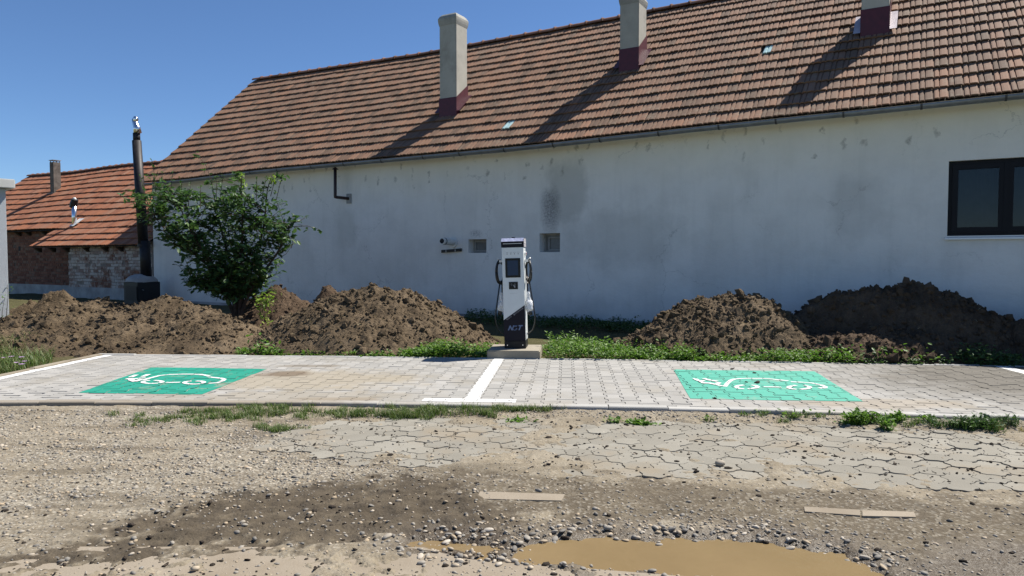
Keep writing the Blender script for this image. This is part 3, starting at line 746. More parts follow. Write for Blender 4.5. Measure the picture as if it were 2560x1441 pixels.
# concrete edge slab at the near side and half-buried kerbs
me = prism_mesh('concrete_apron', [(x, y) for x, y in [(-2.7, 1.9), (1.0, 1.9)]+G2([(1850, 1452), (1700, 1440), (1500, 1424), (1300, 1410), (1150, 1396)])+[(-.4, 3.15), (-2.7, 3.16)]], -.05, .0, M['old_kerb'])
tag(link(me, 'concrete_apron'), kind='structure')
def buried(px, label):
    q = [tuple(gp(x, y, .012)[:2]) for x, y in px]
    o = link(prism_mesh('buried_kerb', q, -.05, .0125, M['old_kerb']), 'buried_kerb'); tag(o, label, 'kerb stone')
buried([(1192, 1247), (1404, 1252), (1412, 1236), (1200, 1229)], 'pale kerb stone flush with the dirt, alone between puddle and old paving')
buried([(2012, 1279), (2150, 1289), (2150, 1275), (2010, 1267)], 'pale buried kerb stone, shorter one of the pair in brown mud')
buried([(2156, 1290), (2290, 1293), (2285, 1280), (2156, 1276)], 'pale buried kerb stone, longer sandy one of the pair in brown mud')

# ------------------------------------------------------------------ THE LONG WHITE HOUSE
house = empty('long_house', HORG, HROT)
tag(house, 'long white plastered house with brown tiled roof and three rendered chimneys', 'house')
EO = .30                                    # eaves stand this far before the wall
UL = wl(385, 690).x; UR = 7.0
eave_px = [(470, 447), (634, 426), (728, 417), (925, 399), (1060, 387), (1308, 364), (1497, 343), (1760, 314), (1942, 295), (2166, 272), (2560, 230)]
ev = sorted((wl(x, y, -EO).x, wl(x, y, -EO).z) for x, y in eave_px)
# ridge: its left end stands straight behind the left end of the wall
def solve_ridge():
    lo, hi = 1.0, 8.0
    for _ in range(50):
        mid = (lo+hi)/2
        if wl(638, 203, mid).x > UL-.1: lo = mid
        else: hi = mid
    return (lo+hi)/2
RD = solve_ridge()
rdg = sorted((wl(x, y, RD).x, wl(x, y, RD).z) for x, y in [(638, 203), (1060, 140), (1171, 119.5), (1550, 49.5), (1614, 36), (1760, 9)])
eu, ez_ = [p[0] for p in ev], [p[1] for p in ev]; ru, rz_ = [p[0] for p in rdg], [p[1] for p in rdg]
def zeave(u): return np.interp(u, eu, ez_)
ridge_fit = np.polyfit(ru, rz_, 1)
def zridge(u): return np.interp(u, ru, rz_)
print('UL', UL, 'RD', RD, 'eave', ev[0], ev[-1], 'ridge', rdg[0], rdg[-1])
def roofpt(u, w_):
    a, b = zeave(u), zridge(u); return np.stack([u+0*w_, -EO+(RD+EO)*w_, a+(b-a)*w_], -1)
# --- front wall with openings
def wall_with_holes(name, u0, u1, ztop_fn, holes, mat, parent, depth=.45, y0=0.0, zb=-.3, step=.6):
    us = sorted(set([u0, u1]+[h[0] for h in holes]+[h[1] for h in holes]+list(np.arange(u0+step, u1, step))))
    zs_h = sorted(set([h[2] for h in holes]+[h[3] for h in holes]))
    m = MB()
    for a, b in zip(us[:-1], us[1:]):
        if b-a < 1e-6: continue
        zl = [zb]+zs_h
        for i in range(len(zl)):
            z0 = zl[i]
            if i+1 < len(zl): za = zb_ = zl[i+1]
            else: za, zb_ = float(ztop_fn(a)), float(ztop_fn(b))
            um, zm = (a+b)/2, (z0+za)/2
            if any(h[0] < um < h[1] and h[2] < zm < h[3] for h in holes): continue
            m.add([(a, y0, z0), (b, y0, z0), (b, y0, zb_), (a, y0, za)], [(0, 1, 2, 3)])
    for h in holes:
        a, b, z0, z1 = h[:4]; d = y0+(h[4] if len(h) > 4 else depth)
        m.add([(a, y0, z0), (b, y0, z0), (b, y0, z1), (a, y0, z1), (a, d, z0), (b, d, z0), (b, d, z1), (a, d, z1)],
              [(0, 4, 5, 1), (1, 5, 6, 2), (2, 6, 7, 3), (3, 7, 4, 0)])
    return m
def rect_px(x0, y0, x1, y1):
    a, b = wl(x0, y1), wl(x1, y0); return [a.x, b.x, a.z, b.z]
v1 = rect_px(1171, 598, 1216, 633); v2 = rect_px(1349, 583, 1400, 631)
wn0 = wl(2372, 405), wl(2368, 590)
WX0 = (wn0[0].x+wn0[1].x)/2; WZ1 = wl(2400, 402).z; WZ0 = wl(2400, 590).z
wn = [WX0, WX0+1.52, WZ0, WZ1]
wm = wall_with_holes('wall', UL, UR, lambda u: zeave(u)+.12, [v1+[.26], v2+[.26], wn+[.16]], M['plaster'], house)
# back, gables
zt = lambda u: float(zeave(u))+.1
for u in (UL, UR):
    wm.add([(u, 0, -.3), (u, 2*RD, -.3), (u, 2*RD, zt(u)), (u, RD, float(zridge(u))-.12), (u, 0, zt(u))], [(0, 1, 2, 3, 4)])
wm.add([(UL, 2*RD, -.3), (UR, 2*RD, -.3), (UR, 2*RD, zt(UR)), (UL, 2*RD, zt(UL))], [(0, 1, 2, 3)])
wall_o = wm.build('wall', M['plaster'], house, fixn=False)
# --- roof: deck + tiles
us = np.linspace(UL-.12, UR+.1, 60); dm = MB()
for a, b in zip(us[:-1], us[1:]):
    P = [roofpt(np.array(q), np.array(w_)) for q, w_ in ((a, .005), (b, .005), (b, 1), (a, 1))]
    P = [(p[0], p[1], p[2]-.02) for p in P]
    Q = [(a, RD, zridge(a)-.02), (b, RD, zridge(b)-.02), (b, 2*RD+EO, zeave(b)-.02), (a, 2*RD+EO, zeave(a)-.02)]
    dm.add(P, [(0, 1, 2, 3)]); dm.add(Q, [(0, 1, 2, 3)])
roof = dm.build('roof', M['deck'], house, fixn=False)
def tile_template(w_, L, ov=.05, lift=.034):
    pr = [(0, .0), (.008, .0), (.012, .012), (.030, .015), (.060, .014), (.066, .001), (.075, .001), (.080, .013), (.105, .016), (.150, .015), (.168, .012), (.173, .0), (.182, .0)]
    pr = [(x/.182*w_, z) for x, z in pr]; n = len(pr); LL = L+ov
    V = [(x, 0, z+lift-.022) for x, z in pr]+[(x, 0, z+lift) for x, z in pr]+[(x, LL, z+lift*(1-LL/L)) for x, z in pr]
    Fs = [(i, i+1, n+i+1, n+i) for i in range(n-1)]+[(n+i, n+i+1, 2*n+i+1, 2*n+i) for i in range(n-1)]
    return np.array(V), np.array(Fs)
def roof_frame(u, fe, fr, ye, yr):
    """local frame on a roof: x along eave, y up-slope, z normal"""
    d = .05
    A = np.array([u, ye, fe(u)]); B = np.array([u, yr, fr(u)])
    up = (B-A)/np.linalg.norm(B-A)
    w_ = None
    return A, B, up
def lay_tiles(u0, u1, tw, rows, P, parent, mat, cap, root, name='roof_tile', skip=None, rag=0):
    """P(u,w)->local point; individuals for the ones nearest the camera, the rest joined"""
    n = int((u1-u0)/tw); tw = (u1-u0)/n
    Ts, Rs, key = [], [], []
    for r_ in range(rows):
        for c_ in range(n):
            u = u0+c_*tw; w_ = r_/rows
            A = P(u, w_); B = P(u, w_+1/rows); C = P(u+tw, w_)
            ex = (C-A); ex /= np.linalg.norm(ex); ey = B-A; L = np.linalg.norm(ey); ey = ey-ex*ey.dot(ex); ey /= np.linalg.norm(ey); ez = np.cross(ex, ey)
            if skip and skip(u+tw/2, w_+.5/rows): continue
            j = rng.normal(0, 1, 4)
            Rm = np.stack([ex, ey, ez], -1); an = j[0]*.008; an2 = j[1]*.01
            Rm = Rm @ rotz(np.array(an)) @ rotx(np.array(an2))
            T = A+ey*j[2]*.004+ez*abs(j[3])*.003
            Ts.append(T); Rs.append(Rm); Wp = h2w(T)
            d = Wp.length; fr = abs(Wp.x/Wp.y) < .73 and (CH-Wp.z)/Wp.y > -.40
            key.append(d if fr else 999)
    tv, tf = tile_template(tw*1.0, L)
    order = np.argsort(key); Ts = np.array(Ts); Rs = np.array(Rs)
    tm = fast_mesh('roof_tile', tv, tf); tm.materials.append(mat)
    k = min(cap, int((np.array(key) < 900).sum()))
    for i in order[:k]:
        o = bpy.data.objects.new(name, tm); COL.objects.link(o); o.parent = parent
        o.matrix_local = Matrix.Translation(Ts[i]) @ Matrix(Rs[i].tolist()).to_4x4()
    if k < len(order):
        o = join_instances(name+'_field', tv, tf, Rs[order[k:]], Ts[order[k:]], mat, parent); tag(o, kind='stuff')
ROWS = 16; TW = .184
def mainP(u, w_): return roofpt(np.array(u), np.array(w_))
# where chimneys and glass tiles go: pixel -> point on roof
def on_roof(x, y):
    lo, hi = -.3, RD
    for _ in range(50):
        mid = (lo+hi)/2; p = wl(x, y, mid); w_ = (mid+EO)/(RD+EO)
        if p.z > float(roofpt(np.array(p.x), np.array(w_))[2]): lo = mid
        else: hi = mid
    return wl(x, y, (lo+hi)/2)
glass_c = [on_roof(1278, 307), on_roof(1921, 133)]
def skip_main(u, w_):
    y = -EO+(RD+EO)*w_
    return any(abs(u-g_.x) < TW*.55 and abs(y-g_.y) < (RD+EO)/ROWS*.5 for g_ in glass_c)
lay_tiles(UL-.14, UR+.1, TW, ROWS, mainP, roof, M['tile_brown'], 295, house, skip=skip_main)
for g_ in glass_c:
    w_ = math.floor((g_.y+EO)/(RD+EO)*ROWS)/ROWS
    A = mainP(g_.x-TW/2, w_); B = mainP(g_.x-TW/2, w_+1/ROWS); tv, tf = tile_template(TW, np.linalg.norm(B-A))
    ex = mainP(g_.x+TW/2, w_)-A; ex /= np.linalg.norm(ex); ey = B-A; ey = ey-ex*ey.dot(ex); ey /= np.linalg.norm(ey); ez = np.cross(ex, ey)
    o = link(fast_mesh('glass_tile', tv, tf), 'glass_tile', roof, M['glass_tile']); o.matrix_local = Matrix.Translation(A) @ Matrix(np.stack([ex, ey, ez], -1).tolist()).to_4x4()
# ridge tiles
M['ridge_tile'] = m_tile('ridge_tile_clay', [(.12, .06, .04), (.20, .095, .06), (.27, .13, .085)], (.3, .25, .2), .5)
def ridge_template(L, r_):
    m = MB(); seg = 8
    st = [(0, r_*1.0), (L*.86, r_*.98), (L*.87, r_*1.22), (L*.93, r_*1.28), (L*.99, r_*1.16), (L, r_)]
    vs_ = [(x, rr*math.cos(math.pi*k/seg), rr*math.sin(math.pi*k/seg)*.85) for x, rr in st for k in range(seg+1)]
    fs = [(i*(seg+1)+k, (i+1)*(seg+1)+k, (i+1)*(seg+1)+k+1, i*(seg+1)+k+1) for i in range(len(st)-1) for k in range(seg)]
    return vs_, fs
def lay_ridge(u0, u1, zf, yr, step, r_, parent, mat):
    vs_, fs = ridge_template(step*1.02, r_); me = bpy.data.meshes.new('ridge_tile'); me.from_pydata(vs_, [], fs); me.materials.append(mat)
    for i in range(int((u1-u0)/step)):
        u = u0+i*step; o = bpy.data.objects.new('ridge_tile', me); COL.objects.link(o); o.parent = parent
        o.location = (u, yr, zf(u)+.005); o.rotation_euler = (0, -math.atan2(zf(u+step)-zf(u), step), float(rng.normal(0, .01)))
lay_ridge(UL-.14, UR, lambda u: float(zridge(u)), RD, .42, .105, roof, M['ridge_tile'])
# verge board
vm = MB()
for w0_, w1_ in zip(np.linspace(0, 1, 9)[:-1], np.linspace(0, 1, 9)[1:]):
    a, b = mainP(UL, w0_), mainP(UL, w1_)
    vm.add([(UL-.15, a[1], a[2]-.13), (UL-.15, b[1], b[2]-.13), (UL-.15, b[1], b[2]+.02), (UL-.15, a[1], a[2]+.02)], [(0, 1, 2, 3)])
vm.build('verge_board', M['rafter'], house, fixn=False)
# --- gutter with brackets
gu = np.linspace(UL-.1, UR, 70); GR = .07
def gut_c(u): return Vector((u, -EO-.045, float(zeave(u))-.035))
m = MB(); seg = 8
vs_ = []; 
for u in gu:
    c_ = gut_c(u)
    for rr in (GR, GR-.006):
        vs_ += [(u, c_.y-rr*math.cos(math.pi*k/seg), c_.z-rr*math.sin(math.pi*k/seg)) for k in range(seg+1)]
K = 2*(seg+1); fs = []
for i in range(len(gu)-1):
    for k in range(seg):
        fs.append((i*K+k, (i+1)*K+k, (i+1)*K+k+1, i*K+k+1)); fs.append((i*K+seg+1+k, i*K+seg+2+k, (i+1)*K+seg+2+k, (i+1)*K+seg+1+k))
    for k in (0, seg): fs.append((i*K+k, i*K+seg+1+k, (i+1)*K+seg+1+k, (i+1)*K+k))
m.add(vs_, fs); gutter = m.build('gutter', M['gutter'], house, smooth=True, fixn=False)
bx = [wl(x, y, -EO).x for x, y in [(545, 440), (560, 438), (633, 428), (700, 424), (785, 418), (866, 410), (960, 402), (1064, 396), (1155, 388), (1266, 376), (1388, 365), (1504, 352), (1650, 335), (1800, 318), (1942, 300), (2110, 282), (2304, 262), (2514, 240)]]
bm_ = MB(); rr = GR+.006
for sx in (-.014, .014): bm_.add([(sx, -rr*math.cos(math.pi*k/8), -rr*math.sin(math.pi*k/8)) for k in range(9)], [])
bm_.f = [(k, 9+k, 10+k, k+1) for k in range(8)]; bm_.m = [0]*8
bm_.box((-.012, .03, -.01), (.012, .3, .005))
br0 = bm_.build('gutter_bracket', M['bracket'], gutter, fixn=False); br0.location = gut_c(bx[0])
for u in bx[1:]:
    o = br0.copy(); COL.objects.link(o); o.location = gut_c(u)
# --- chimneys (square to the house)
def chimney(pl, pr, pd, ytop, ycap, fl_front, hi_only=False):
    """pl, pr: pixels of the front foot corners; pd: depth; ytop: pixel row of the stack top"""
    A = on_roof(*pl); B = on_roof(*pr); yb = min(A.y, B.y)
    u0, u1 = A.x, B.x
    zt_ = wl(pl[0], ytop, yb).z; zc = wl(pl[0], ycap, yb).z
    root = MB().box((u0, yb, A.z-.25), (u1, yb+pd, zc)).build('chimney', M['chimney'], house, bevel=.012)
    e = .022
    cm = MB(); zz = [(zc-.03, .003), (zc+.03, e*.7), (zc+.08, e), (zt_-.10, e), (zt_-.04, -.01), (zt_, -.05)]
    for i, (z_, o_) in enumerate(zz):
        cm.v += [(u0-o_, yb-o_, z_), (u1+o_, yb-o_, z_), (u1+o_, yb+pd+o_, z_), (u0-o_, yb+pd+o_, z_)]
        if i: cm.f += [((i-1)*4+k, (i-1)*4+(k+1) % 4, i*4+(k+1) % 4, i*4+k) for k in range(4)]
    cm.f += [(len(zz)*4-4, len(zz)*4-3, len(zz)*4-2, len(zz)*4-1)]; cm.m = [0]*len(cm.f)
    cm.build('chimney_cap', M['chimney_cap'], root)
    zf = wl(pl[0], fl_front, yb).z; s_ = (float(zridge(u0))-float(zeave(u0)))/(RD+EO); t_ = .012; hf = zf-A.z
    f = MB(); zs = [A.z-.06, A.z-.06+s_*(pd+.06)]
    f.add([(u0-t_, yb-t_, A.z-.12), (u1+t_, yb-t_, A.z-.12), (u1+t_, yb-t_, zf), (u0-t_, yb-t_, zf)], [(0, 1, 2, 3)])
    for u, sg in ((u0-t_, -1), (u1+t_, 1)):
        f.add([(u, yb-t_, A.z-.12), (u, yb+pd+t_, A.z-.12+s_*pd), (u, yb+pd+t_, zf+s_*pd*.92), (u, yb-t_, zf)], [(0, 1, 2, 3)])
    f.build('flashing', M['flash'], root, fixn=False)
    g_ = MB(); k = .12; zz_ = A.z+.075
    for ua, ub in ((u0-k, u0-t_), (u1+t_, u1+k)):
        g_.add([(ua, yb-.05, zz_-s_*.05), (ub, yb-.05, zz_-s_*.05), (ub, yb+pd, zz_+s_*pd), (ua, yb+pd, zz_+s_*pd)], [(0, 1, 2, 3)])
    g_.build('side_flashing', M['flash_grey'] if hi_only else M['flash'], root, fixn=False)
    return root
chimney((1106, 289), (1141, 292), .44, 36, 62, 247)
chimney((1553, 178), (1596, 178), .46, -14, 10, 124)
chimney((2153, 92), (2222, 88), .46, -110, -80, 26, True)
# --- window
a, b, z0, z1 = wn; yw = .06
win = MB()
def fr(m, a, b, z0, z1, y0, y1, t_, tb=None):
    tb = tb or t_
    m.box((a, y0, z0), (a+t_, y1, z1)); m.box((b-t_, y0, z0), (b, y1, z1)); m.box((a+t_, y0, z1-t_), (b-t_, y1, z1)); m.box((a+t_, y0, z0), (b-t_, y1, z0+tb)); return m
wino = fr(win, a+.002, b-.002, z0+.002, z1-.002, yw, yw+.08, .045).build('window', M['frame_black'], house)
mid = wl(2516, 500).x
for (p, q) in ((a+.05, mid-.012), (mid+.012, b-.05)):
    s_ = fr(MB(), p, q, z0+.05, z1-.05, yw-.012, yw+.05, .075).build('sash', M['frame_black'], wino)
    MB().box((p+.07, yw+.015, z0+.12), (q-.07, yw+.02, z1-.12)).build('pane', M['glass'], wino)
MB().box((mid-.03, yw-.02, z0+.04), (mid+.03, yw-.013, z1-.04)).build('mullion', M['frame_black'], wino)
sm = MB(); sm.add([(a-.03, -.05, z0-.03), (b+.03, -.05, z0-.03), (b+.03, -.05, z0-.055), (a-.03, -.05, z0-.055), (a-.03, yw+.01, z0+.004), (b+.03, yw+.01, z0+.004), (a-.03, .0, z0-.055), (b+.03, .0, z0-.055)], [(0, 1, 5, 4), (3, 2, 1, 0), (0, 4, 6, 3), (1, 2, 7, 5)])
sm.build('sill', M['sill'], wino, fixn=False)
cu = np.linspace(a+.05, b-.05, 90); cm = MB()
cm.v = [(u, yw+.24+.018*math.sin(u*34)+.012*math.sin(u*61+1), z_) for u in cu for z_ in (z0-.1, z1+.05)]
cm.f = [(2*i, 2*i+2, 2*i+3, 2*i+1) for i in range(len(cu)-1)]; cm.m = [0]*len(cm.f)
cm.build('curtain', M['curtain'], wino, smooth=True, fixn=False)
# --- vent windows in recesses
for k, (h, sl_) in enumerate(((v1, .42), (v2, .40))):
    a, b, z0, z1 = h
    vo = fr(MB(), a+.002, b-.002, z0+.002, z1-.002, .20, .24, .03).build('vent_window', M['grey_frame'], house)
    fr(MB(), a+.035+.06*k, b-.033, z0+.033, z1-.033-.03*k, .185, .225, .028).build('sash', M['grey_frame'], vo)
    MB().box((a+.03, .215, z0+.03), (b-.03, .219, z1-.03)).build('pane', M['grey_sheen_pane'], vo)
    MB().box((a-.02, .3, z0-.02), (b+.02, .31, z1+.02)).build('backing', M['vent_back'], vo)
# --- flues on the wall
p0, p1, p2 = wl(838, 424, -.28), wl(838, 493, -.28), wl(872, 497, -.02)
fl = MB().tube([p0, p1+Vector((0, 0, .03)), p1, p1+(p2-p1)*.08, p2], .035, 10).build('flue_pipe', M['brown_pipe'], house, smooth=True)
MB().lathe([(.075, 0), (.015, .05), (.0, .055)], p0+Vector((0, 0, .0)), 12).build('rain_cap', M['brown_pipe'], fl)
MB().box((p2.x-.065, -.03, p2.z-.11), (p2.x+.065, .01, p2.z+.11)).build('wall_plate', M['grey_frame'], fl)
q1 = wl(1133, 606, 0); q0 = wl(1105, 603, -.42)
st = MB().tube([q1, q0], .07, 14).build('exhaust_stub', M['white_plastic'], house, smooth=False)
d_ = (q0-q1).normalized()
MB().tube([q1-d_*.01, q1+d_*.03], .115, 18).build('wall_rosette', M['white_plastic'], st)
MB().tube([q1+(q0-q1)*.78, q1+(q0-q1)*.84], .073, 14).build('dark_band', M['black'], st)
MB().tube([q1+(q0-q1)*.97, q0+d_*.004], .052, 14).build('opening', M['dark_void'], st)
b0, b1 = wl(1103, 629, -.05), wl(1152, 625, -.05)
bo = MB().add([b0+Vector((0, 0, -.03)), b1+Vector((0, 0, -.03)), b1+Vector((0, 0, .03)), b0+Vector((0, 0, .03)), b0+Vector((0, .05, -.03)), b1+Vector((0, .05, -.03)), b1+Vector((0, .05, .03)), b0+Vector((0, .05, .03))],
   [(0, 1, 2, 3), (4, 7, 6, 5), (0, 4, 5, 1), (1, 5, 6, 2), (2, 6, 7, 3), (3, 7, 4, 0)]).build('wall_bracket', M['black'], house)
for t_ in (.25, .72):
    c_ = b0+(b1-b0)*t_; MB().box((c_.x-.012, -.056, c_.z-.032), (c_.x+.012, -.048, c_.z+.032)).build('clip', M['grey_frame'], bo)
# concrete footing strip at the wall foot
MB().box((UL, -.05, -.1), (UR, -.003, .15)).build('footing', M['plinth_render'], house, bevel=.01)

# ------------------------------------------------------------------ THE BRICK OUTBUILDING (lower roof, lean-to)
shed = empty('brick_outbuilding', HORG, HROT)
tag(shed, 'low brick outbuilding with orange tiled roof and whitewashed lean-to', 'outbuilding')
SB = .8                                      # set back behind the white wall
EU0 = wl(75, 440, SB+3.4).x-.3
z_e = wl(200, 572, SB-.25).z; z_ae = wl(200, 616, -.25).z
RD2 = SB+3.0
z_r = wl(300, 419, RD2).z
print('shed eave', z_e, 'annex eave', z_ae, 'ridge', z_r)
sU0 = wl(75, 440, RD2).x; sU1 = UL-.02
aU0 = wl(172, 680, 0).x
def shedP(u, w_): return np.array([u, SB-.25+(RD2-SB+.25)*w_, z_e+(z_r-z_e)*w_+.025*math.sin(u*.9)])
def annexP(u, w_): return np.array([u, -.25+(SB-.02)*w_, z_ae+(z_e-z_ae-.02)*w_])
m = MB()
m.add([(sU0, SB-.22, z_e-.03), (sU1, SB-.22, z_e-.03), (sU1, RD2, z_r-.03), (sU0, RD2, z_r-.03), (sU0, 2*RD2-SB, z_e-.03), (sU1, 2*RD2-SB, z_e-.03)], [(0, 1, 2, 3), (3, 2, 5, 4)])
sroof = m.build('roof', M['deck'], shed, fixn=False)
lay_tiles(sU0-.1, sU1+.02, .2, 11, shedP, sroof, M['tile_orange'], 290, shed)
lay_ridge(sU0-.1, sU1, lambda u: z_r+.025*math.sin(u*.9), RD2, .40, .10, sroof, M['ridge_tile'])
au0 = wl(75, 616, -.25).x
m = MB(); m.add([(au0+.02, -.23, z_ae-.02), (sU1, -.23, z_ae-.02), (sU1, SB-.25, z_e-.04), (au0+.02, SB-.25, z_e-.04)], [(0, 1, 2, 3)])
aroof = m.build('lean_to_roof', M['deck'], shed, fixn=False)
lay_tiles(au0, sU1, .2, 3, annexP, aroof, M['tile_orange'], 290, shed)
# walls: mortar body, then the bricks standing proud
w1 = MB().box((sU0, SB, -.3), (sU1, 2*RD2-2*SB, z_e+.06)).build('wall', M['mortar_dark'], shed)
w2 = MB().box((aU0, .0, -.3), (sU1-.002, SB-.003, z_ae+.12)).build('lean_to_wall', M['mortar'], shed)
m = MB(); m.add([(sU0, SB, z_e), (sU0, 2*RD2-2*SB, z_e), (sU0, RD2, z_r-.06)], [(0, 1, 2)]); m.build('gable', M['mortar_dark'], shed, fixn=False)
def brick_mesh(w_, h, d, mat, sd):
    rs = np.random.default_rng(sd); m = MB().box((-w_/2, -d, -h/2), (w_/2, .01, h/2))
    m.v = [tuple(np.array(p)+rs.normal(0, .004, 3)) for p in m.v]
    me = bpy.data.meshes.new('brick'); me.from_pydata(m.v, [], m.f); me.materials.append(mat); return me
def lay_bricks(u0, u1, z0, z1, y, mat, parent, cap, miss=.04):
    CRS = .092; big = [brick_mesh(.245, .078, .014, mat, s_) for s_ in range(4)]; sml = [brick_mesh(.118, .078, .014, mat, s_+9) for s_ in range(4)]
    spots = []
    z_ = z0; r_ = 0
    while z_ < z1:
        u = u0+(.06 if r_ % 2 else 0)
        while u < u1-.1:
            s_ = rng.random() < (.72 if r_ % 2 else .3); L = .13 if s_ else .257
            if u+L > u1: break
            if rng.random() > miss: spots.append((u+L/2, z_+CRS/2+rng.normal(0, .004), s_))
            u += L+rng.normal(.002, .003)
        z_ += CRS; r_ += 1
    sp = sorted(spots, key=lambda q: -q[0])
    for i, (u, z__, s_) in enumerate(sp[:cap]):
        o = bpy.data.objects.new('brick', (sml if s_ else big)[int(rng.integers(4))]); COL.objects.link(o); o.parent = parent
        o.location = (u, y-rng.random()*.006, z__); o.rotation_euler = (float(rng.normal(0, .02)), float(rng.normal(0, .012)), float(rng.normal(0, .02)))
    if sp[cap:]:
        m = MB()
        for u, z__, s_ in sp[cap:]:
            q = (.118 if s_ else .245)/2; m.box((u-q, y-.014, z__-.039), (u+q, y+.01, z__+.039))
        tag(m.build('brick_field', mat, parent, fixn=False), kind='stuff')
lay_bricks(aU0, sU1-.03, .42, z_ae+.1, 0, M['brick_white'], w2, 295)
lay_bricks(wl(10, 650, SB).x, aU0-.02, .40, z_e-.02, SB, M['brick_red'], w1, 295, .02)
MB().box((aU0-.005, -.03, -.2), (sU1-.03, -.001, .43)).build('rendered_foot', M['plinth_render'], w2, bevel=.01)
MB().box((sU0, SB-.03, -.2), (aU0-.01, SB-.001, .41)).build('rendered_foot', M['plinth_render'], w1, bevel=.01)
for x in (95, 130, 165, 215, 262, 300):
    u = wl(x, 625, -.1).x
    MB().prism([(-.22, z_ae-.03), (.0, z_ae-.03), (.0, z_ae-.17), (-.05, z_ae-.17)], 'x', u-.05, u+.05).build('rafter_end', M['rafter'], aroof)
for x in (45, 70, 110):
    u = wl(x, 580, SB-.1).x
    MB().prism([(SB-.22, z_e-.04), (SB, z_e-.04), (SB, z_e-.17), (SB-.05, z_e-.17)], 'x', u-.05, u+.05).build('rafter_end', M['rafter'], sroof)
p = wl(50, 622, SB); MB().box((p.x-.06, SB-.022, p.z-.08), (p.x+.06, SB-.014, p.z+.08)).build('air_brick', M['dark_void'], w1)
# board flue on the outbuilding roof
def on_shed(x, y):
    lo, hi = SB-.3, RD2
    for _ in range(50):
        mid = (lo+hi)/2; p = wl(x, y, mid); w_ = (mid-SB+.25)/(RD2-SB+.25)
        if p.z > shedP(p.x, w_)[2]: lo = mid
        else: hi = mid
    return wl(x, y, (lo+hi)/2)
A = on_shed(126, 486); B = on_shed(146, 482); zt_ = wl(126, 406, A.y).z; wd = .26
f = MB(); t_ = .025
for (x0, y0, x1, y1) in ((0, 0, wd, t_), (0, wd-t_, wd, wd), (0, t_, t_, wd-t_), (wd-t_, t_, wd, wd-t_)):
    f.box((A.x+x0, A.y+y0, A.z-.15), (A.x+x1, A.y+y1, zt_))
fo = f.build('board_flue', M['wood_flue'], shed)
MB().box((A.x-.02, A.y-.02, zt_+.06), (A.x+wd+.02, A.y+wd+.02, zt_+.085)).build('flue_cover', M['old_steel'], fo)
for dx, dy in ((.01, .01), (wd-.035, .01), (.01, wd-.035), (wd-.035, wd-.035)):
    MB().box((A.x+dx, A.y+dy, zt_-.01), (A.x+dx+.025, A.y+dy+.025, zt_+.06)).build('flue_post', M['old_steel'], fo)
MB().box((A.x-.07, A.y-.09, A.z+.015), (A.x+wd+.07, A.y-.001, A.z+.03)).build('flue_flashing', M['old_steel'], fo)
# little steel vent with black hood
P0 = on_shed(186, 566); zz = wl(186, 512, P0.y).z
vo = MB().tube([P0-Vector((0, 0, .1)), Vector((P0.x+.02, P0.y, zz))], .075, 12).build('steel_vent', M['chrome'], shed, smooth=True)
MB().tube([(P0.x-.06, P0.y-.02, zz-.10), (P0.x+.0, P0.y, zz+.02), (P0.x+.07, P0.y, zz+.17)], [.09, .12, .10], 8).build('vent_hood', M['black'], vo)
MB().lathe([(.05, 0), (.055, .06), (.03, .10)], (P0.x+.05, P0.y, zz+.13), 10).build('vent_top', M['white_plastic'], vo, smooth=True)
q = Vector((P0.x, P0.y-.02, P0.z)); MB().add([q+Vector((-.12, -.1, .0)), q+Vector((.18, -.1, .0)), q+Vector((.30, .18, .26)), q+Vector((.02, .18, .26))], [(0, 1, 2, 3)]).build('vent_flashing', M['white_plastic'], vo, fixn=False)
# triangle of gable masonry between the two roofs is the white house's own gable

# ------------------------------------------------------------------ STOVE with tall flue pipe
P = wl(356, 750, -.75); SW = h2w((P.x, -.75, 0)); sz = .10
stove = empty('outdoor_stove', (SW.x, SW.y, sz), HROT)
tag(stove, 'black sheet metal stove with cemented top and tall black flue pipe by brick lean-to', 'stove')
hw = .31; zt_ = wl(356, 707, -1.1).z-sz
b_ = MB().box((-hw, -.32, 0), (hw, .32, zt_)).build('firebox', M['black'], stove, bevel=.01)
MB().box((-hw-.006, -.27, .12), (-hw-.02, .27, zt_-.08)).build('door', M['black'], stove)
MB().box((-.2, -.335, .10), (.28, -.322, zt_-.1)).build('front_plate', M['pipe_black'], stove)
MB().tube([(-hw-.02, -.1, .35), (-hw-.07, -.1, .35), (-hw-.08, -.1, .28)], .012, 6).build('handle', M['old_steel'], stove)
MB().tube([(hw, -.2, .38), (hw+.10, -.22, .37)], .012, 6).build('poker_rod', M['old_steel'], stove)
hm = MB(); n = 14
for i, (z_, k) in enumerate(((0, 1.03), (.06, 1.0), (.12, .86), (.17, .66), (.20, .45))):
    hm.v += [(hw*k*math.copysign(abs(math.cos(a))**.5, math.cos(a))*(1+.04*math.sin(5*a+i)), .34*k*math.copysign(abs(math.sin(a))**.5, math.sin(a)), zt_+z_+.012*math.sin(3*a+i)) for a in [2*math.pi*q/n for q in range(n)]]
    if i: hm.f += [((i-1)*n+q, (i-1)*n+(q+1) % n, i*n+(q+1) % n, i*n+q) for q in range(n)]
hm.f.append(tuple(4*n+q for q in range(n))); hm.m = [0]*len(hm.f)
hm.build('cement_hood', M['plinth_render'], stove, smooth=True)
ptop = wl(338, 352, -.75); ztp = ptop.z-sz; lean = ptop.x-P.x; x1 = .06
zsp = wl(350, 612, -.75).z-sz
MB().tube([(x1+.05, .05, zt_+.15), (x1+.02, .05, zsp+.1)], .135, 14).build('lower_pipe', M['pipe_black'], stove, smooth=True)
MB().tube([(x1-.01, .03, zsp-.05), (lean+.02, .03, ztp)], [.128, .115], 14).build('upper_pipe', M['pipe_black'], stove, smooth=True)
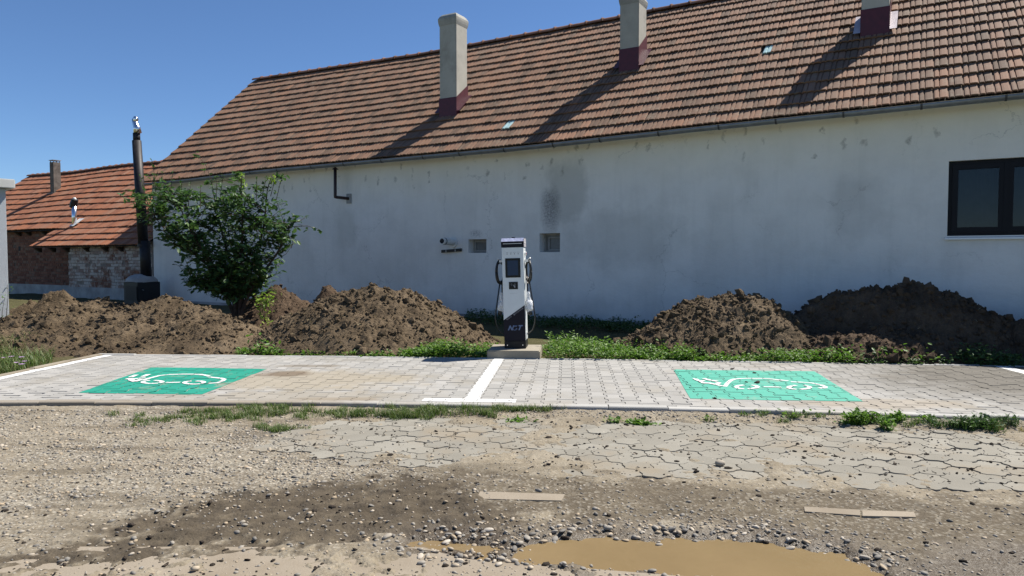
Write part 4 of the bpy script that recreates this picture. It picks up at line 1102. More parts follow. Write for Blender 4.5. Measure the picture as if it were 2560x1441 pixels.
MB().tube([(lean+.02, .03, ztp-.02), (lean+.015, .03, ztp+.2)], .09, 14).build('pipe_collar', M['pipe_black'], stove, smooth=True)
MB().tube([(x1-.012, .03, zsp-.06), (x1-.014, .03, zsp+.02)], .142, 14).build('pipe_joint', M['pipe_black'], stove)
cz = ztp+.24
cw = MB().tube([(lean+.07, .03, cz-.03), (lean+.04, .03, cz+.10), (lean-.02, .03, cz+.22), (lean-.07, .03, cz+.34)], [.10, .09, .075, .06], 12).build('wind_cowl', M['chrome'], stove, smooth=True)
MB().tube([(lean-.03, .03, cz+.22), (lean+.0, .03, cz+.34), (lean+.0, .03, cz+.40)], [.05, .07, .05], 10).build('cowl_fin', M['chrome'], cw, smooth=True)
MB().tube([(lean-.07, .03, cz-.06), (lean-.03, .03, cz+.04), (lean+.06, .03, cz+.05), (lean+.10, .03, cz-.05)], .012, 6).build('cowl_hoop', M['chrome'], cw)

# ------------------------------------------------------------------ GREY RENDERED GATE BUILDING at the left edge
c0 = gp(25, 838, .03); zc0 = dp(25, 472, c0.y).z; zc1 = dp(25, 449, c0.y).z
gb = empty('rendered_kiosk', (c0.x, c0.y, 0), R(47)); tag(gb, 'grey roughcast kiosk corner with overhanging weathered concrete roof slab', 'kiosk')
MB().box((-2.2, 0, -.1), (0, 2.0, zc0)).build('wall', M['grey_render'], gb, bevel=.01)
MB().box((-2.3, -.12, zc0+.002), (.11, 2.1, zc1)).build('roof_slab', M['white_conc'], gb, bevel=.012)

# ------------------------------------------------------------------ EARTH HEAPS
def heap_h(X, Y, lobes):
    h = np.zeros_like(X)
    wx = .16*(fbm(X*1.4, Y*1.4, 3, 41)-.5); wy = .16*(fbm(X*1.4+7, Y*1.4, 3, 43)-.5)
    for (cx, cy, rx, ry, hh, pw) in lobes:
        r = np.sqrt(((X+wx-cx)/rx)**2+((Y+wy-cy)/ry)**2)
        h = np.maximum(h, hh*np.clip(1-r, 0, 1)**pw) if False else np.logaddexp(h*14, 14*hh*np.clip(1-r**pw, -.3, 1))/14
    return h
def ico(sub=1):
    bm = bmesh.new(); bmesh.ops.create_icosphere(bm, subdivisions=sub, radius=1)
    v = np.array([q.co[:] for q in bm.verts]); f = np.array([[q.index for q in t_.verts] for t_ in bm.faces]); bm.free(); return v, f
IV, IF = ico(1); IV2, IF2 = ico(2)
def rough_ico(v, s, sd):
    r_ = np.random.default_rng(sd); return v*(1+r_.normal(0, s, (len(v), 1)))*np.array([1, .85, .7])
def heap(name, lobes, label, mat, res=.024, clods=700, straw=50, cat='earth heap', clod_mat=None):
    x0 = min(l[0]-l[2] for l in lobes)-.25; x1 = max(l[0]+l[2] for l in lobes)+.25; y0 = min(l[1]-l[3] for l in lobes)-.25; y1 = max(l[1]+l[3] for l in lobes)+.25
    xs = np.arange(x0, x1, res); ys = np.arange(y0, y1, res); X, Y = np.meshgrid(xs, ys)
    def H(X, Y):
        h = heap_h(X, Y, lobes)-.05
        a = np.clip(h*5, 0, 1)
        rid = np.abs(fbm(X*2.2, Y*2.2, 4, 61)-.5)*2
        n = .20*(fbm(X*1.8, Y*1.8, 4, 51, .5)-.5)-.07*rid+.085*(fbm(X*6.5, Y*6.5, 4, 53, .6)-.5)+.042*(fbm(X*19, Y*19, 3, 57, .6)-.5)+.03*(fbm(X*42, Y*42, 2, 59, .6)-.5)
        st = .05*np.floor(4*fbm(X*3.1, Y*3.1, 3, 67))/4
        return h+a*(n+st-.02)
    Z = H(X, Y); base = yard_z(X, Y)
    wd = NN.x*X+NN.y*Y; Z = np.where(wd > WC-.06, -.2, Z)          # stops at the house wall
    s_ = X-.075*np.clip(Y-6, 0, 2.9); onpad = (Y < padB(X)+.03) & (s_ > S0-.1)
    Z = np.where(onpad, -.2, Z)
    Z = np.where(Z > .0, np.maximum(Z+.02, base-.05), -.2)+0*base
    keep = (Z > -.15)
    nx, ny = len(xs), len(ys); idx = np.arange(nx*ny).reshape(ny, nx)
    Fq = np.stack([idx[:-1, :-1], idx[:-1, 1:], idx[1:, 1:], idx[1:, :-1]], -1).reshape(-1, 4)
    kf = keep.ravel()[Fq].any(1); Fq = Fq[kf]
    Zl = np.where(keep, Z, -.06)
    V = np.stack([X, Y, Zl], -1).reshape(-1, 3)
    used = np.unique(Fq); mp = np.full(nx*ny, -1); mp[used] = np.arange(len(used))
    root = link(fast_mesh(name, V[used], mp[Fq], False), name, None, mat)
    tag(root, label, cat, 'heaps of dug earth')
    # clods and crumbs on the surface
    jj = np.argwhere(keep & (Z > base+.0)); pick = jj[rng.integers(len(jj), size=clods)]
    T = np.stack([xs[pick[:, 1]]+rng.uniform(-.02, .02, clods), ys[pick[:, 0]]+rng.uniform(-.02, .02, clods), Z[pick[:, 0], pick[:, 1]]], -1)
    S = np.exp(rng.normal(math.log(.0115), .72, clods)); S = np.clip(S, .004, .085)
    o = join_instances('clods', rough_ico(IV, .16, 3), IF, randrot(clods), T+np.stack([0*S, 0*S, S*.2], -1), clod_mat or mat, root, S=S); tag(o, kind='stuff')
    if straw:
        pick = jj[rng.integers(len(jj), size=straw)]
        T = np.stack([xs[pick[:, 1]], ys[pick[:, 0]], Z[pick[:, 0], pick[:, 1]]+.01], -1)
        tv = np.array([(-.5, 0, 0), (.0, .012, .10), (.5, 0, 0), (.0, -.012, .10)]); tf = np.array([(0, 1, 2, 3)])
        tv = np.array([(-.5, -.015, 0), (-.5, .015, 0), (0, -.015, .15), (0, .015, .15), (.5, -.004, .05), (.5, .004, .05)]); tf = np.array([(0, 2, 3, 1), (2, 4, 5, 3)])
        o = join_instances('straw', tv, tf, rotz(rng.uniform(0, 6.3, straw)) @ rotx(rng.normal(0, .6, straw)), T, M['straw'], root, S=rng.uniform(.05, .16, straw)); tag(o, kind='stuff')
    return root
def lb(px, py, Y, rx, ry, pw=1.25, yo=0.0):
    p = dp(px, py, Y); return (p.x, Y, rx, ry, p.z, pw)
heap('earth_heap', [lb(925, 700, 10.55, 1.55, 1.42), lb(1005, 712, 10.6, 1.5, 1.3), lb(865, 725, 10.7, 1.45, 1.2), lb(800, 765, 10.4, 1.25, 1.1), lb(1090, 765, 11.0, .95, .95), lb(890, 800, 9.75, 1.35, .7), lb(760, 800, 10.2, .9, .9)],
     'tall pointed heap of dug brown earth just beside the charger', M['soil'], clods=5200, straw=130)
heap('earth_heap', [lb(490, 752, 10.9, 1.35, 1.3), lb(420, 736, 11.3, 1.2, 1.1), lb(330, 757, 11.2, 1.2, 1.2), lb(250, 738, 11.6, 1.2, 1.3), lb(150, 770, 11.0, 1.2, 1.2), lb(320, 800, 10.1, 1.5, .9), lb(480, 810, 10.0, 1.3, .8), lb(170, 815, 10.0, .9, .8), lb(570, 800, 10.5, .9, .9), lb(80, 770, 11.6, 1.0, 1.1)],
     'long low heap of brown earth spread below the leafy tree and stove', M['soil'], clods=6000, straw=110)
heap('earth_heap', [lb(130, 722, 13.0, .75, .7), lb(160, 724, 13.0, .6, .6), lb(70, 745, 13.2, .8, .6)], 'small dark earth lump rising before the brick wall', M['soil'], clods=350, straw=10)
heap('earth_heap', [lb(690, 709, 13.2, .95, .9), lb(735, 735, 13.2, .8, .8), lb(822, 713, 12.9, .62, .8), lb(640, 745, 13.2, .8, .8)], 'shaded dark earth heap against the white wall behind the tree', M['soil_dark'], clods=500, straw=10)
heap('earth_heap', [lb(1810, 731, 9.9, 1.15, .95, 1.6), lb(1745, 740, 9.95, 1.1, .95, 1.5), lb(1890, 745, 9.85, 1.0, .95, 1.5), lb(1690, 800, 9.8, 1.1, 1.0), lb(1820, 815, 9.25, 1.3, .6), lb(1950, 800, 9.4, 1.0, .7)],
     'half sunlit flat-topped earth heap with overhanging turf edge', M['soil'], clods=4200, straw=90)
heap('earth_heap', [lb(2290, 700, 9.75, 1.25, 1.1, 1.6), lb(2180, 712, 9.8, 1.2, 1.0, 1.5), lb(2090, 728, 9.9, 1.1, 1.0), lb(2380, 713, 9.6, 1.1, 1.0), lb(2450, 750, 9.4, 1.0, .9), lb(2215, 800, 8.98, 1.25, .6), lb(2330, 825, 8.8, 1.0, .5), lb(2090, 830, 9.1, .8, .6)],
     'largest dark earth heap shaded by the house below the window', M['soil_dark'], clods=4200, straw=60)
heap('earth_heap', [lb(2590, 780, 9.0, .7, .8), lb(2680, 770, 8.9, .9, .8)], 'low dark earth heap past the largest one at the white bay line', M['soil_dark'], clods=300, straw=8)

# ------------------------------------------------------------------ CHARGER on its slab
sl0 = gp(1217, 897, PADZ); slr = R(-5.0)
slab = empty('concrete_slab', (sl0.x, sl0.y+.012, 0), slr); tag(slab, 'low cast concrete slab carrying the charger', 'slab')
SZ = .155
sm_ = MB().box((0, 0, -.05), (.66, .66, SZ)).build('block', M['slab'], slab, bevel=.012)
cbase = gp(1288, 872, SZ)
ch = empty('charging_station', (cbase.x, cbase.y, SZ), R(-6.5)); ch.rotation_euler = (0, R(-1.6), R(-6.5))
tag(ch, 'white and anthracite electric vehicle charging station with two coiled cables', 'charger')
W2, D2 = .1375, .30
def fbox(name, x0, x1, z0, z1, y0, y1, mat, parent=ch, bevel=0): return MB().box((x0, y0, z0), (x1, y1, z1)).build(name, mat, parent, bevel=bevel)
fbox('plinth', -W2+.001, W2-.001, 0, .094, .003, D2-.002, M['ch_plinth'], bevel=.003)
for x in (-.098, .098): MB().tube([(x, .004, .045), (x, -.002, .045)], .006, 8).build('bolt', M['chrome'], ch)
body = fbox('body', -W2, W2, .100, 1.286, .006, D2, M['ch_white'], bevel=.004)
zl, zr = .365, .552
MB().prism([(-W2+.001, .100), (W2-.001, .100), (W2-.001, zr), (-W2+.001, zl)], 'y', 0.0, .0045).build('lower_panel', M['ch_dark'], ch)
MB().prism([(-W2+.001, zl+.002), (W2-.001, zr+.002), (W2-.001, 1.286), (-W2+.001, 1.286)], 'y', .0, .0045).build('front_panel', M['ch_white'], ch)
cap = MB().add([(-W2-.006, -.004, 1.289), (W2+.006, -.004, 1.289), (W2+.006, D2+.002, 1.289), (-W2-.006, D2+.002, 1.289),
                (-W2-.006, -.004, 1.362), (W2+.006, -.004, 1.362), (W2+.006, .055, 1.405), (-W2-.006, .055, 1.405), (W2+.006, D2+.002, 1.405), (-W2-.006, D2+.002, 1.405)],
               [(0, 3, 2, 1), (0, 1, 5, 4), (4, 5, 6, 7), (7, 6, 8, 9), (1, 2, 8, 6, 5), (3, 0, 4, 7, 9), (2, 3, 9, 8)]).build('cap', M['ch_cap'], ch)
M['cap_sky_sheen'] = simple('painted_sky_sheen', (.30, .32, .44), .2, 0, .6, .35, 25)  # glossy film tinted pale blue to stand in for the reflected sky
MB().add([(-W2-.005, -.0035, 1.3635), (W2+.005, -.0035, 1.3635), (W2+.005, .0545, 1.4063), (-W2-.005, .0545, 1.4063)], [(0, 1, 2, 3)]).build('top_sky_sheen', M['cap_sky_sheen'], cap, fixn=False)
fbox('light_strip', -.120, .120, 1.332, 1.338, -.0065, -.0045, M['white_plastic'], cap)
MB().box((W2+.0065, .02, 1.291), (W2+.008, D2, 1.40)).build('side_trim', M['ch_grey'], cap)
MB().box((W2+.0085, .03, 1.340), (W2+.0105, D2-.01, 1.347)).build('light_strip', M['white_plastic'], cap)
fbox('antenna', -.018, .02, 1.4055, 1.42, .10, .16, M['ch_plinth'])
for i, x in enumerate((-.070, -.022, .024, .071)):
    MB().tube([(x, .001, 1.205), (x, -.002, 1.205)], .0055, 10).build('indicator_lamp', M['bezel'], ch)
    MB().box((x-.014-.003*(i > 1), -.0008, 1.224), (x+.014+.003*(i > 1), -.0003, 1.2265)).build('caption', M['print_dark'], ch)
scr = fbox('screen', -.097, .095, .905, 1.150, -.0045, -.0005, M['bezel'])
fbox('display', -.070, .066, .933, 1.122, -.0075, -.005, M['screen'], scr)
rd = fbox('card_reader', -.057, .057, .757, .850, -.0045, -.0005, M['bezel'])
ic = MB()
for sg in (-1, 1):
    for r_ in (.016, .026): ic.tube([(sg*(r_*math.cos(a))-.002, -.006, .815+r_*math.sin(a)) for a in np.linspace(-.7, .7, 7)], .0014, 5)
ic.tube([(.0, -.006, .812), (.012, -.006, .79), (.02, -.006, .775)], .004, 5); ic.tube([(.012, -.006, .80), (.026, -.006, .785)], .003, 5)
ic.build('tap_symbol', M['print'], rd)
MB().box((-.05, -.0008, .705), (.05, -.0002, .7075)).build('seam', M['ch_grey'], ch)
def text(name, s_, size, mat, parent, loc, shear=0, rz=0, bold=0):
    cu = bpy.data.curves.new(name, 'FONT'); cu.body = s_; cu.size = size; cu.shear = shear; cu.extrude = .0006; cu.align_x = 'CENTER'; cu.align_y = 'CENTER'; cu.offset = bold
    o = bpy.data.objects.new(name, cu); COL.objects.link(o); dg = bpy.context.evaluated_depsgraph_get()
    me = bpy.data.meshes.new_from_object(o.evaluated_get(dg)); bpy.data.objects.remove(o); bpy.data.curves.remove(cu)
    o = link(me, name, parent); me.materials.clear(); me.materials.append(mat); o.location = loc; o.rotation_euler = (R(90), -rz, 0); return o
text('logo', 'N', .082, M['logo'], ch, (-.056, -.0012, .262), .4, 0, .004)
text('logo', 'T', .082, M['logo'], ch, (.058, -.0012, .264), .4, 0, .004)
lg = MB()
lg.tube([(.003+.030*math.cos(a)+.4*.026*math.sin(a)*.3, -.001, .262+.025*math.sin(a)) for a in np.linspace(.75, 6.1, 18)], .0048, 5); lg.tube([(.033, -.001, .257), (.012, -.001, .257)], .0042, 5)
lg.tube([(-.004, -.001, .2935), (.036, -.001, .2935)], .0032, 5)
lg.build('logo_ring', M['logo'], ch)
an = math.atan2(zr-zl, 2*W2)
def along(t_): return (-W2+2*W2*t_, -.0012, zl+(zr-zl)*t_-.022)
text('slogan', 'PLUG IN', .021, M['print'], ch, along(.25), .2, an); text('slogan', 'EV CHARGER', .021, M['print'], ch, along(.74), .2, an)
c_ = along(.5); MB().tube([(c_[0]+.0085*math.cos(a), -.0012, c_[2]+.0085*math.sin(a)) for a in np.linspace(0, 2*math.pi, 13)], .0022, 5).build('slogan_ring', M['print'], ch)
# emergency switch, cable holders, cables, plugs
MB().lathe([(.026, 0), (.026, .022), (.018, .026)], (0, 0, 0), 14).build('switch', M['white_plastic'], ch).matrix_local = Matrix.Translation((W2, .14, 1.205)) @ Matrix.Rotation(R(90), 4, 'Y')
MB().box((W2+.0255, .12, 1.196), (W2+.0275, .145, 1.214)).build('switch_mark', M['red'], ch)
def spline(pts, n=10):
    out = []
    for i in range(len(pts)-1):
        p0, p1, p2, p3 = [Vector(pts[max(0, min(len(pts)-1, j))]) for j in (i-1, i, i+1, i+2)]
        for k in range(n):
            t_ = k/n; out.append(.5*((2*p1)+(-p0+p2)*t_+(2*p0-5*p1+4*p2-p3)*t_*t_+(-p0+3*p1-3*p2+p3)*t_**3))
    return out+[Vector(pts[-1])]
def cable_side(sg):
    X = lambda v: sg*(W2+v)
    hk = MB().box((min(X(0), X(.05)), .10, 1.10), (max(X(0), X(.05)), .20, 1.13)).build('cable_holder', M['white_plastic'], ch)
    MB().tube([(X(.045), .15, 1.125), (X(.075), .13, 1.15)], .010, 8).build('holder_hook', M['white_plastic'], ch)
    rs = np.random.default_rng(5+sg)
    for k in range(4):
        ox, oz, ry_, rz__ = .040+.004*k, .978+rs.normal(0, .006), .085+rs.normal(0, .007), .138+rs.normal(0, .009)
        pts = [(X(ox+.036*math.cos(a)+.006*math.sin(a+.9*k)), .15-ry_*math.cos(a)*(1+.12*(k-2)*.5), oz+rz__*math.sin(a)) for a in np.linspace(0, 2*math.pi, 26)]
        MB().tube(pts, .0105, 7).build('cable_loop', M['rubber'], ch, smooth=True)
    MB().tube(spline([(X(.055), .15, .84), (X(.075), .12, .70), (X(.105), .10, .50), (X(.118), .10, .36), (X(.09), .12, .24), (X(.035), .14, .185), (X(-.005), .15, .175)], 7), .0095, 7).build('cable', M['rubber'], ch, smooth=True)
    MB().box((min(X(-.002), X(.012)), .13, .155), (max(X(-.002), X(.012)), .17, .195)).build('cable_gland', M['white_plastic'], ch)
    yy_ = .10 if sg > 0 else .15
    MB().tube([(X(.028), yy_+.03, .86), (X(.030), yy_+.01, .74), (X(.034), yy_, .66)], .0095, 7).build('plug_cable', M['rubber'], ch, smooth=True)
    pg = MB().tube([(X(.034), yy_, .68), (X(.040), yy_, .60), (X(.045), yy_-.01, .52), (X(.06), yy_-.02, .45), (X(.066), yy_-.02, .42)], [.018, .024, .030, .027, .024], 12).build('plug', M['rubber'], ch, smooth=True)
    m = MB(); n = 14
    for i, (z_, r_) in enumerate(((.715, .012), (.70, .020), (.66, .022), (.61, .030), (.585, .046), (.54, .052), (.50, .050), (.475, .040), (.462, .032))):
        m.v += [(X(.040+.006*(i > 4))+r_*math.cos(a)*(1+.16*rs.normal()), yy_-.008+r_*math.sin(a)*(1+.16*rs.normal()), z_+.006*rs.normal()) for a in [2*math.pi*q/n for q in range(n)]]
        if i: m.f += [((i-1)*n+q, (i-1)*n+(q+1) % n, i*n+(q+1) % n, i*n+q) for q in range(n)]
    m.m = [0]*len(m.f); m.build('plastic_wrap', M['wrap'], pg, fixn=True)
    MB().add([(X(.05), yy_-.02, .47), (X(.075), yy_-.03, .465), (X(.085), yy_-.03, .425), (X(.07), yy_-.02, .44)], [(0, 1, 2, 3)]).build('wrap_tail', M['wrap'], pg, fixn=False)
cable_side(1); cable_side(-1)

# ------------------------------------------------------------------ PLANTS
leaf_t = np.array([(0, 0, 0), (.33, .24, .06), (.72, .2, .03), (1, 0, -.06), (.72, -.2, .03), (.33, -.24, .06), (.35, 0, .0), (.72, 0, -.01)])
leaf_f = np.array([(0, 6, 1), (6, 7, 1), (7, 2, 1), (7, 3, 2), (0, 5, 6), (6, 5, 7), (7, 5, 4), (7, 4, 3)])
def dirs_to_rot(D, roll):
    """frames with x along D, z near up"""
    D = D/np.linalg.norm(D, axis=1)[:, None]; up = np.array([0, 0, 1.0])
    Yv = np.cross(np.broadcast_to(up, D.shape), D); ln = np.linalg.norm(Yv, axis=1)[:, None]; Yv = np.where(ln > 1e-4, Yv/np.maximum(ln, 1e-4), np.array([0, 1.0, 0])); Zv = np.cross(D, Yv)
    return np.stack([D, Yv, Zv], -1) @ rotx(roll)
def leaves(name, T, D, S, mat, parent=None):
    n = len(T); return join_instances(name, leaf_t, leaf_f, dirs_to_rot(D, rng.normal(0, .5, n)), T, mat, parent, S=S)
# --- the quince tree
tb = dp(592, 792, 12.6); tree = empty('quince_tree', (tb.x, tb.y, tb.z-.1)); tag(tree, 'multi-stemmed leafy fruit tree with dark glossy leaves before the white wall', 'tree')
O = Vector((tb.x, tb.y, tb.z-.1))
def tp(px, py, dy=0): return dp(px, py, 12.6+dy)-O
stems = [[(592, 795), (585, 745), (560, 700), (510, 655), (455, 610), (400, 560), (365, 500)],
         [(590, 795), (580, 740), (545, 680), (490, 600), (455, 530), (425, 470)],
         [(594, 795), (590, 730), (570, 640), (550, 560), (535, 490), (530, 455)],
         [(597, 795), (602, 720), (604, 640), (606, 560), (604, 480), (604, 440)],
         [(599, 795), (612, 720), (640, 640), (660, 560), (668, 480), (680, 440)],
         [(600, 795), (622, 735), (660, 680), (695, 630), (715, 590), (728, 560)],
         [(588, 795), (560, 735), (530, 720), (500, 712), (480, 710)]]
tm = MB(); pts_all = []
for si, s_ in enumerate(stems):
    dy = [0, -.35, .35, -.25, .3, -.1, -.25][si]
    P_ = spline([tp(x, y, dy*i/len(s_)) for i, (x, y) in enumerate(s_)], 6); n = len(P_)
    rad = [max(.007, .036*(1-i/n)**.9) for i in range(n)]
    tm.tube(P_, rad, 7)
    pts_all += [(p, i/n, si) for i, p in enumerate(P_)]
# side twigs, grown towards the crown's outline
twigs = []
crown = [tp(x, y) for x, y in [(350, 520), (362, 470), (400, 450), (450, 455), (500, 480), (550, 475), (606, 460), (660, 470), (700, 480), (708, 540), (735, 600), (722, 650), (700, 690), (660, 720), (630, 745), (560, 750), (540, 748), (480, 712), (520, 700), (470, 690), (440, 670), (425, 630), (380, 610), (355, 565)]]
cx = [p.x for p in crown]; cz_ = [p.z for p in crown]; cpoly = list(zip(cx, cz_))
twm = MB(); LT, LD, LS = [], [], []
tries = 0
while len(twigs) < 560 and tries < 12000:
    tries += 1
    p, t_, si = pts_all[rng.integers(len(pts_all))]
    if t_ < .14: continue
    d = Vector(rng.normal(0, 1, 3)); d.y *= 1.0; d.z = abs(d.z)*.6+.1*rng.normal(); d.normalize()
    L = rng.uniform(.25, .62)
    q = p+d*L
    if not in_poly(np.array([q.x]), np.array([q.z]), cpoly)[0] and rng.random() < .93: continue
    twigs.append((p, q))
for p, q in twigs:
    mid = (p+q)/2+Vector(rng.normal(0, .03, 3)); twm.tube([p, mid, q], [.007, .005, .003], 4, cap=False)
    k = int(rng.integers(11, 20)); dv = (q-p).normalized()
    for i in range(k):
        f_ = rng.uniform(.15, 1.05); b_ = p+(q-p)*f_ + Vector(rng.normal(0, .022, 3)); o_ = Vector(rng.normal(0, 1, 3)); o_.z = o_.z*.5-.15
        LT.append(b_[:]); LD.append((o_+dv*.5)[:]); LS.append(rng.uniform(.06, .135))
# upright whips
for (x0, y0, x1, y1) in [(604, 470, 602, 432), (640, 480, 644, 446), (690, 480, 706, 436), (676, 470, 688, 430), (540, 490, 536, 440), (550, 480, 556, 436), (500, 500, 505, 465), (425, 470, 424, 425), (390, 470, 382, 400), (360, 480, 352, 440), (375, 480, 372, 420), (455, 480, 462, 448), (655, 470, 655, 440), (470, 500, 468, 455), (400, 460, 408, 430), (715, 590, 728, 545), (728, 600, 742, 590)]:
    a, b = tp(x0, y0, rng.normal(0, .2)), tp(x1, y1, rng.normal(0, .1)); b.y = a.y
    twm.tube([a-Vector((0, 0, .15)), (a+b)/2+Vector((.01, 0, 0)), b], [.007, .005, .0025], 5)
    for i in range(16):
        f_ = rng.uniform(-.3, 1); LT.append((a+(b-a)*f_)[:]); o_ = Vector(rng.normal(0, 1, 3)); o_.z = abs(o_.z); LD.append(o_[:]); LS.append(rng.uniform(.035, .07))
trunk = tm.build('trunk', M['wood_bark'], tree, smooth=True); twm.build('twigs', M['wood_bark'], tree)
leaves('crown', np.array(LT), np.array(LD), np.array(LS), M['leaf_dark'], tree)
yT, yD, yS = [], [], []
for (x, y) in [(602, 440), (604, 452), (600, 446), (610, 460), (676, 450), (682, 446), (688, 452)]:
    for i in range(9):
        p = tp(x, y)+Vector(rng.normal(0, .03, 3)); yT.append(p[:]); o_ = Vector(rng.normal(0, 1, 3)); yD.append(o_[:]); yS.append(rng.uniform(.05, .08))
tag(leaves('new_shoots', np.array(yT), np.array(yD), np.array(yS), M['leaf_young'], tree), kind='stuff')
def sapling(name, px, py, Y, pts, nl, size, label, mat, cat='plant', spread=.06):
    p0 = dp(px, py, Y); root = empty(name, p0); tag(root, label, cat)
    m = MB(); T, D, S = [], [], []
    for st in pts:
        P_ = [dp(x, y, Y)-p0 for x, y in st]; P_ = spline(P_, 5); m.tube(P_, [max(.003, .008*(1-i/len(P_))) for i in range(len(P_))], 5)
        for i in range(nl):
            q = P_[int(rng.integers(max(1, len(P_)//6), len(P_)))]+Vector(rng.normal(0, spread, 3)); T.append(q[:]); o_ = Vector(rng.normal(0, 1, 3)); o_.z = o_.z*.5; D.append(o_[:]); S.append(rng.uniform(.7, 1.2)*size)
    m.build('stem', M['wood_bark'], root); leaves('leaves', np.array(T), np.array(D), np.array(S), mat, root)
sapling('sapling', 662, 806, 10.9, [[(662, 806), (655, 770), (650, 745)], [(664, 806), (662, 780), (668, 750)], [(655, 770), (668, 752), (682, 741)]], 55, .06, 'yellow-green sapling growing out of the earth below the tree', M['leaf_young'])
sapling('broadleaf_weed', 652, 890, 9.25, [[(652, 890), (655, 870), (652, 852)], [(650, 890), (635, 878), (622, 872)], [(655, 890), (672, 880), (684, 866)]], 26, .07, 'bright broadleaf weed at the paving edge before the long low heap', M['weed'])
sapling('broadleaf_weed', 2222, 903, 8.5, [[(2222, 903), (2220, 885), (2212, 872)], [(2222, 903), (2235, 888), (2240, 880)], [(2220, 903), (2202, 890), (2192, 878)]], 24, .06, 'pale broadleaf weed at the foot of the largest dark heap', M['weed'])
sapling('broadleaf_weed', 2310, 905, 8.42, [[(2310, 905), (2310, 890), (2306, 882)], [(2310, 905), (2326, 893), (2334, 886)]], 20, .055, 'pale silvery broadleaf weed next to the shaded bay corner', M['weed'])
# --- ground-cover weeds
def weed_mass(name, pts, n, hfun, mat, label, size=(.026, .062), cat='weeds'):
    """pts: function giving (x, y, density height)"""
    T, D, S = [], [], []; c_ = 0
    sp = [pts() for _ in range(n)]
    for (x, y, h) in sp:
        z0 = float(yard_z(np.array([x]), np.array([y]))[0])
        hh = h*rng.uniform(.5, 1.15); lean_ = rng.normal(0, .25, 2)
        for i in range(int(7+hh*42)):
            f_ = rng.uniform(.15, 1)**.8; a = rng.uniform(0, 6.283)
            r_ = .02+.05*(1-f_*.5)
            T.append((x+lean_[0]*hh*f_+r_*math.cos(a)*.6, y+lean_[1]*hh*f_+r_*math.sin(a)*.6, max(0.0, z0)+hh*f_)); D.append((math.cos(a), math.sin(a), rng.normal(.25, .35))); S.append(rng.uniform(*size)*(1.15-.3*f_))
    o = leaves(name, np.array(T), np.array(D), np.array(S), mat); tag(o, label, cat, kind='stuff'); return o
def strip(x0, x1, back, hf, front=.03):
    def f():
        px = rng.uniform(x0, x1); b = gp(px, 897, PADZ); X = b.x; Y = padB(X)+front+back(px)*rng.random()**1.4
        X = X*Y/b.y
        return X, Y, hf(px, (Y-padB(X)))
    return f
def hR(px, d): return (.05+.12*rng.random()**2+.14*math.exp(-((px-1440)/90)**2)+.05*vnoise(px*.02, d*3, 5))*(1 if d < .9 else .8)
weed_mass('weeds', strip(1368, 1720, lambda p: 1.3-.0022*(p-1368), hR), 470, None, M['weed'], 'bright green leafy weeds between charger slab and flat-topped heap')
weed_mass('weeds', strip(1700, 2130, lambda p: .42, lambda px, d: .09+.11*float(vnoise(px*.018, 3., 9))), 400, None, M['weed'], 'bright green leafy weeds along the paving below the heaps')
weed_mass('weeds', strip(1010, 1245, lambda p: .3+.0035*(p-1010), lambda px, d: .09+.12*math.exp(-((px-1110)/60)**2)), 330, None, M['weed'], 'bright green leafy weeds at the foot of the pointed heap')
weed_mass('weeds', strip(690, 1010, lambda p: .16, lambda px, d: .05+.05*float(vnoise(px*.03, 3., 9))), 90, None, M['weed'], 'sparse low weeds along the edging below the pointed heap')
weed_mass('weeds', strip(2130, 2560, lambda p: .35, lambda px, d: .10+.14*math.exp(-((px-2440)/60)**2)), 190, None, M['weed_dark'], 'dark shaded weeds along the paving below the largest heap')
def wallstrip():
    px = rng.uniform(1170, 1625); o_ = -.05-1.3*rng.random()
    p = h2w(wl(px, 800, o_)); return p.x, p.y, .04+.16*float(vnoise(px*.02, o_*2, 3))
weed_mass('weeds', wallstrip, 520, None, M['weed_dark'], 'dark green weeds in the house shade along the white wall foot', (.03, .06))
def undertree():
    px = rng.uniform(600, 700); p = gp(px, 893, PADZ); Y = padB(p.x)+.05+.25*rng.random(); return p.x*Y/p.y, Y, .10
weed_mass('weeds', undertree, 40, None, M['weed'], 'few low weeds at the paving edge near the sapling')
# --- grass
blade_t = np.array([(0, -.5, 0), (0, .5, 0), (.18, -.42, .45), (.18, .42, .45), (.55, -.2, .85), (.55, .2, .85), (.95, 0, 1.0)])
blade_f = np.array([(0, 2, 1), (1, 2, 3), (2, 4, 3), (3, 4, 5), (4, 6, 5)])
def grass(name, T, H, mat, label, cat, group=None, kind=None, parent=None, width=.004):
    n = len(T); S = np.stack([H*rng.uniform(.3, 1.1, n), np.full(n, width)*rng.uniform(.7, 1.5, n), H*rng.uniform(.55, 1, n)], -1)
    tv = blade_t; V = np.broadcast_to(tv, (n, 7, 3))*S[:, None, :]
    V = np.einsum('nij,nkj->nki', rotz(rng.uniform(0, 6.283, n)), V)+np.asarray(T)[:, None, :]
    Fq = blade_f[None]+(np.arange(n)*7)[:, None, None]
    o = link(fast_mesh(name, V.reshape(-1, 3), Fq.reshape(-1, 3)), name, parent, mat)
    if label: tag(o, label, cat, group)
    if kind: o['kind'] = kind
    return o
def gz(X, Y): return ground_fields(np.asarray(X), np.asarray(Y))['z']
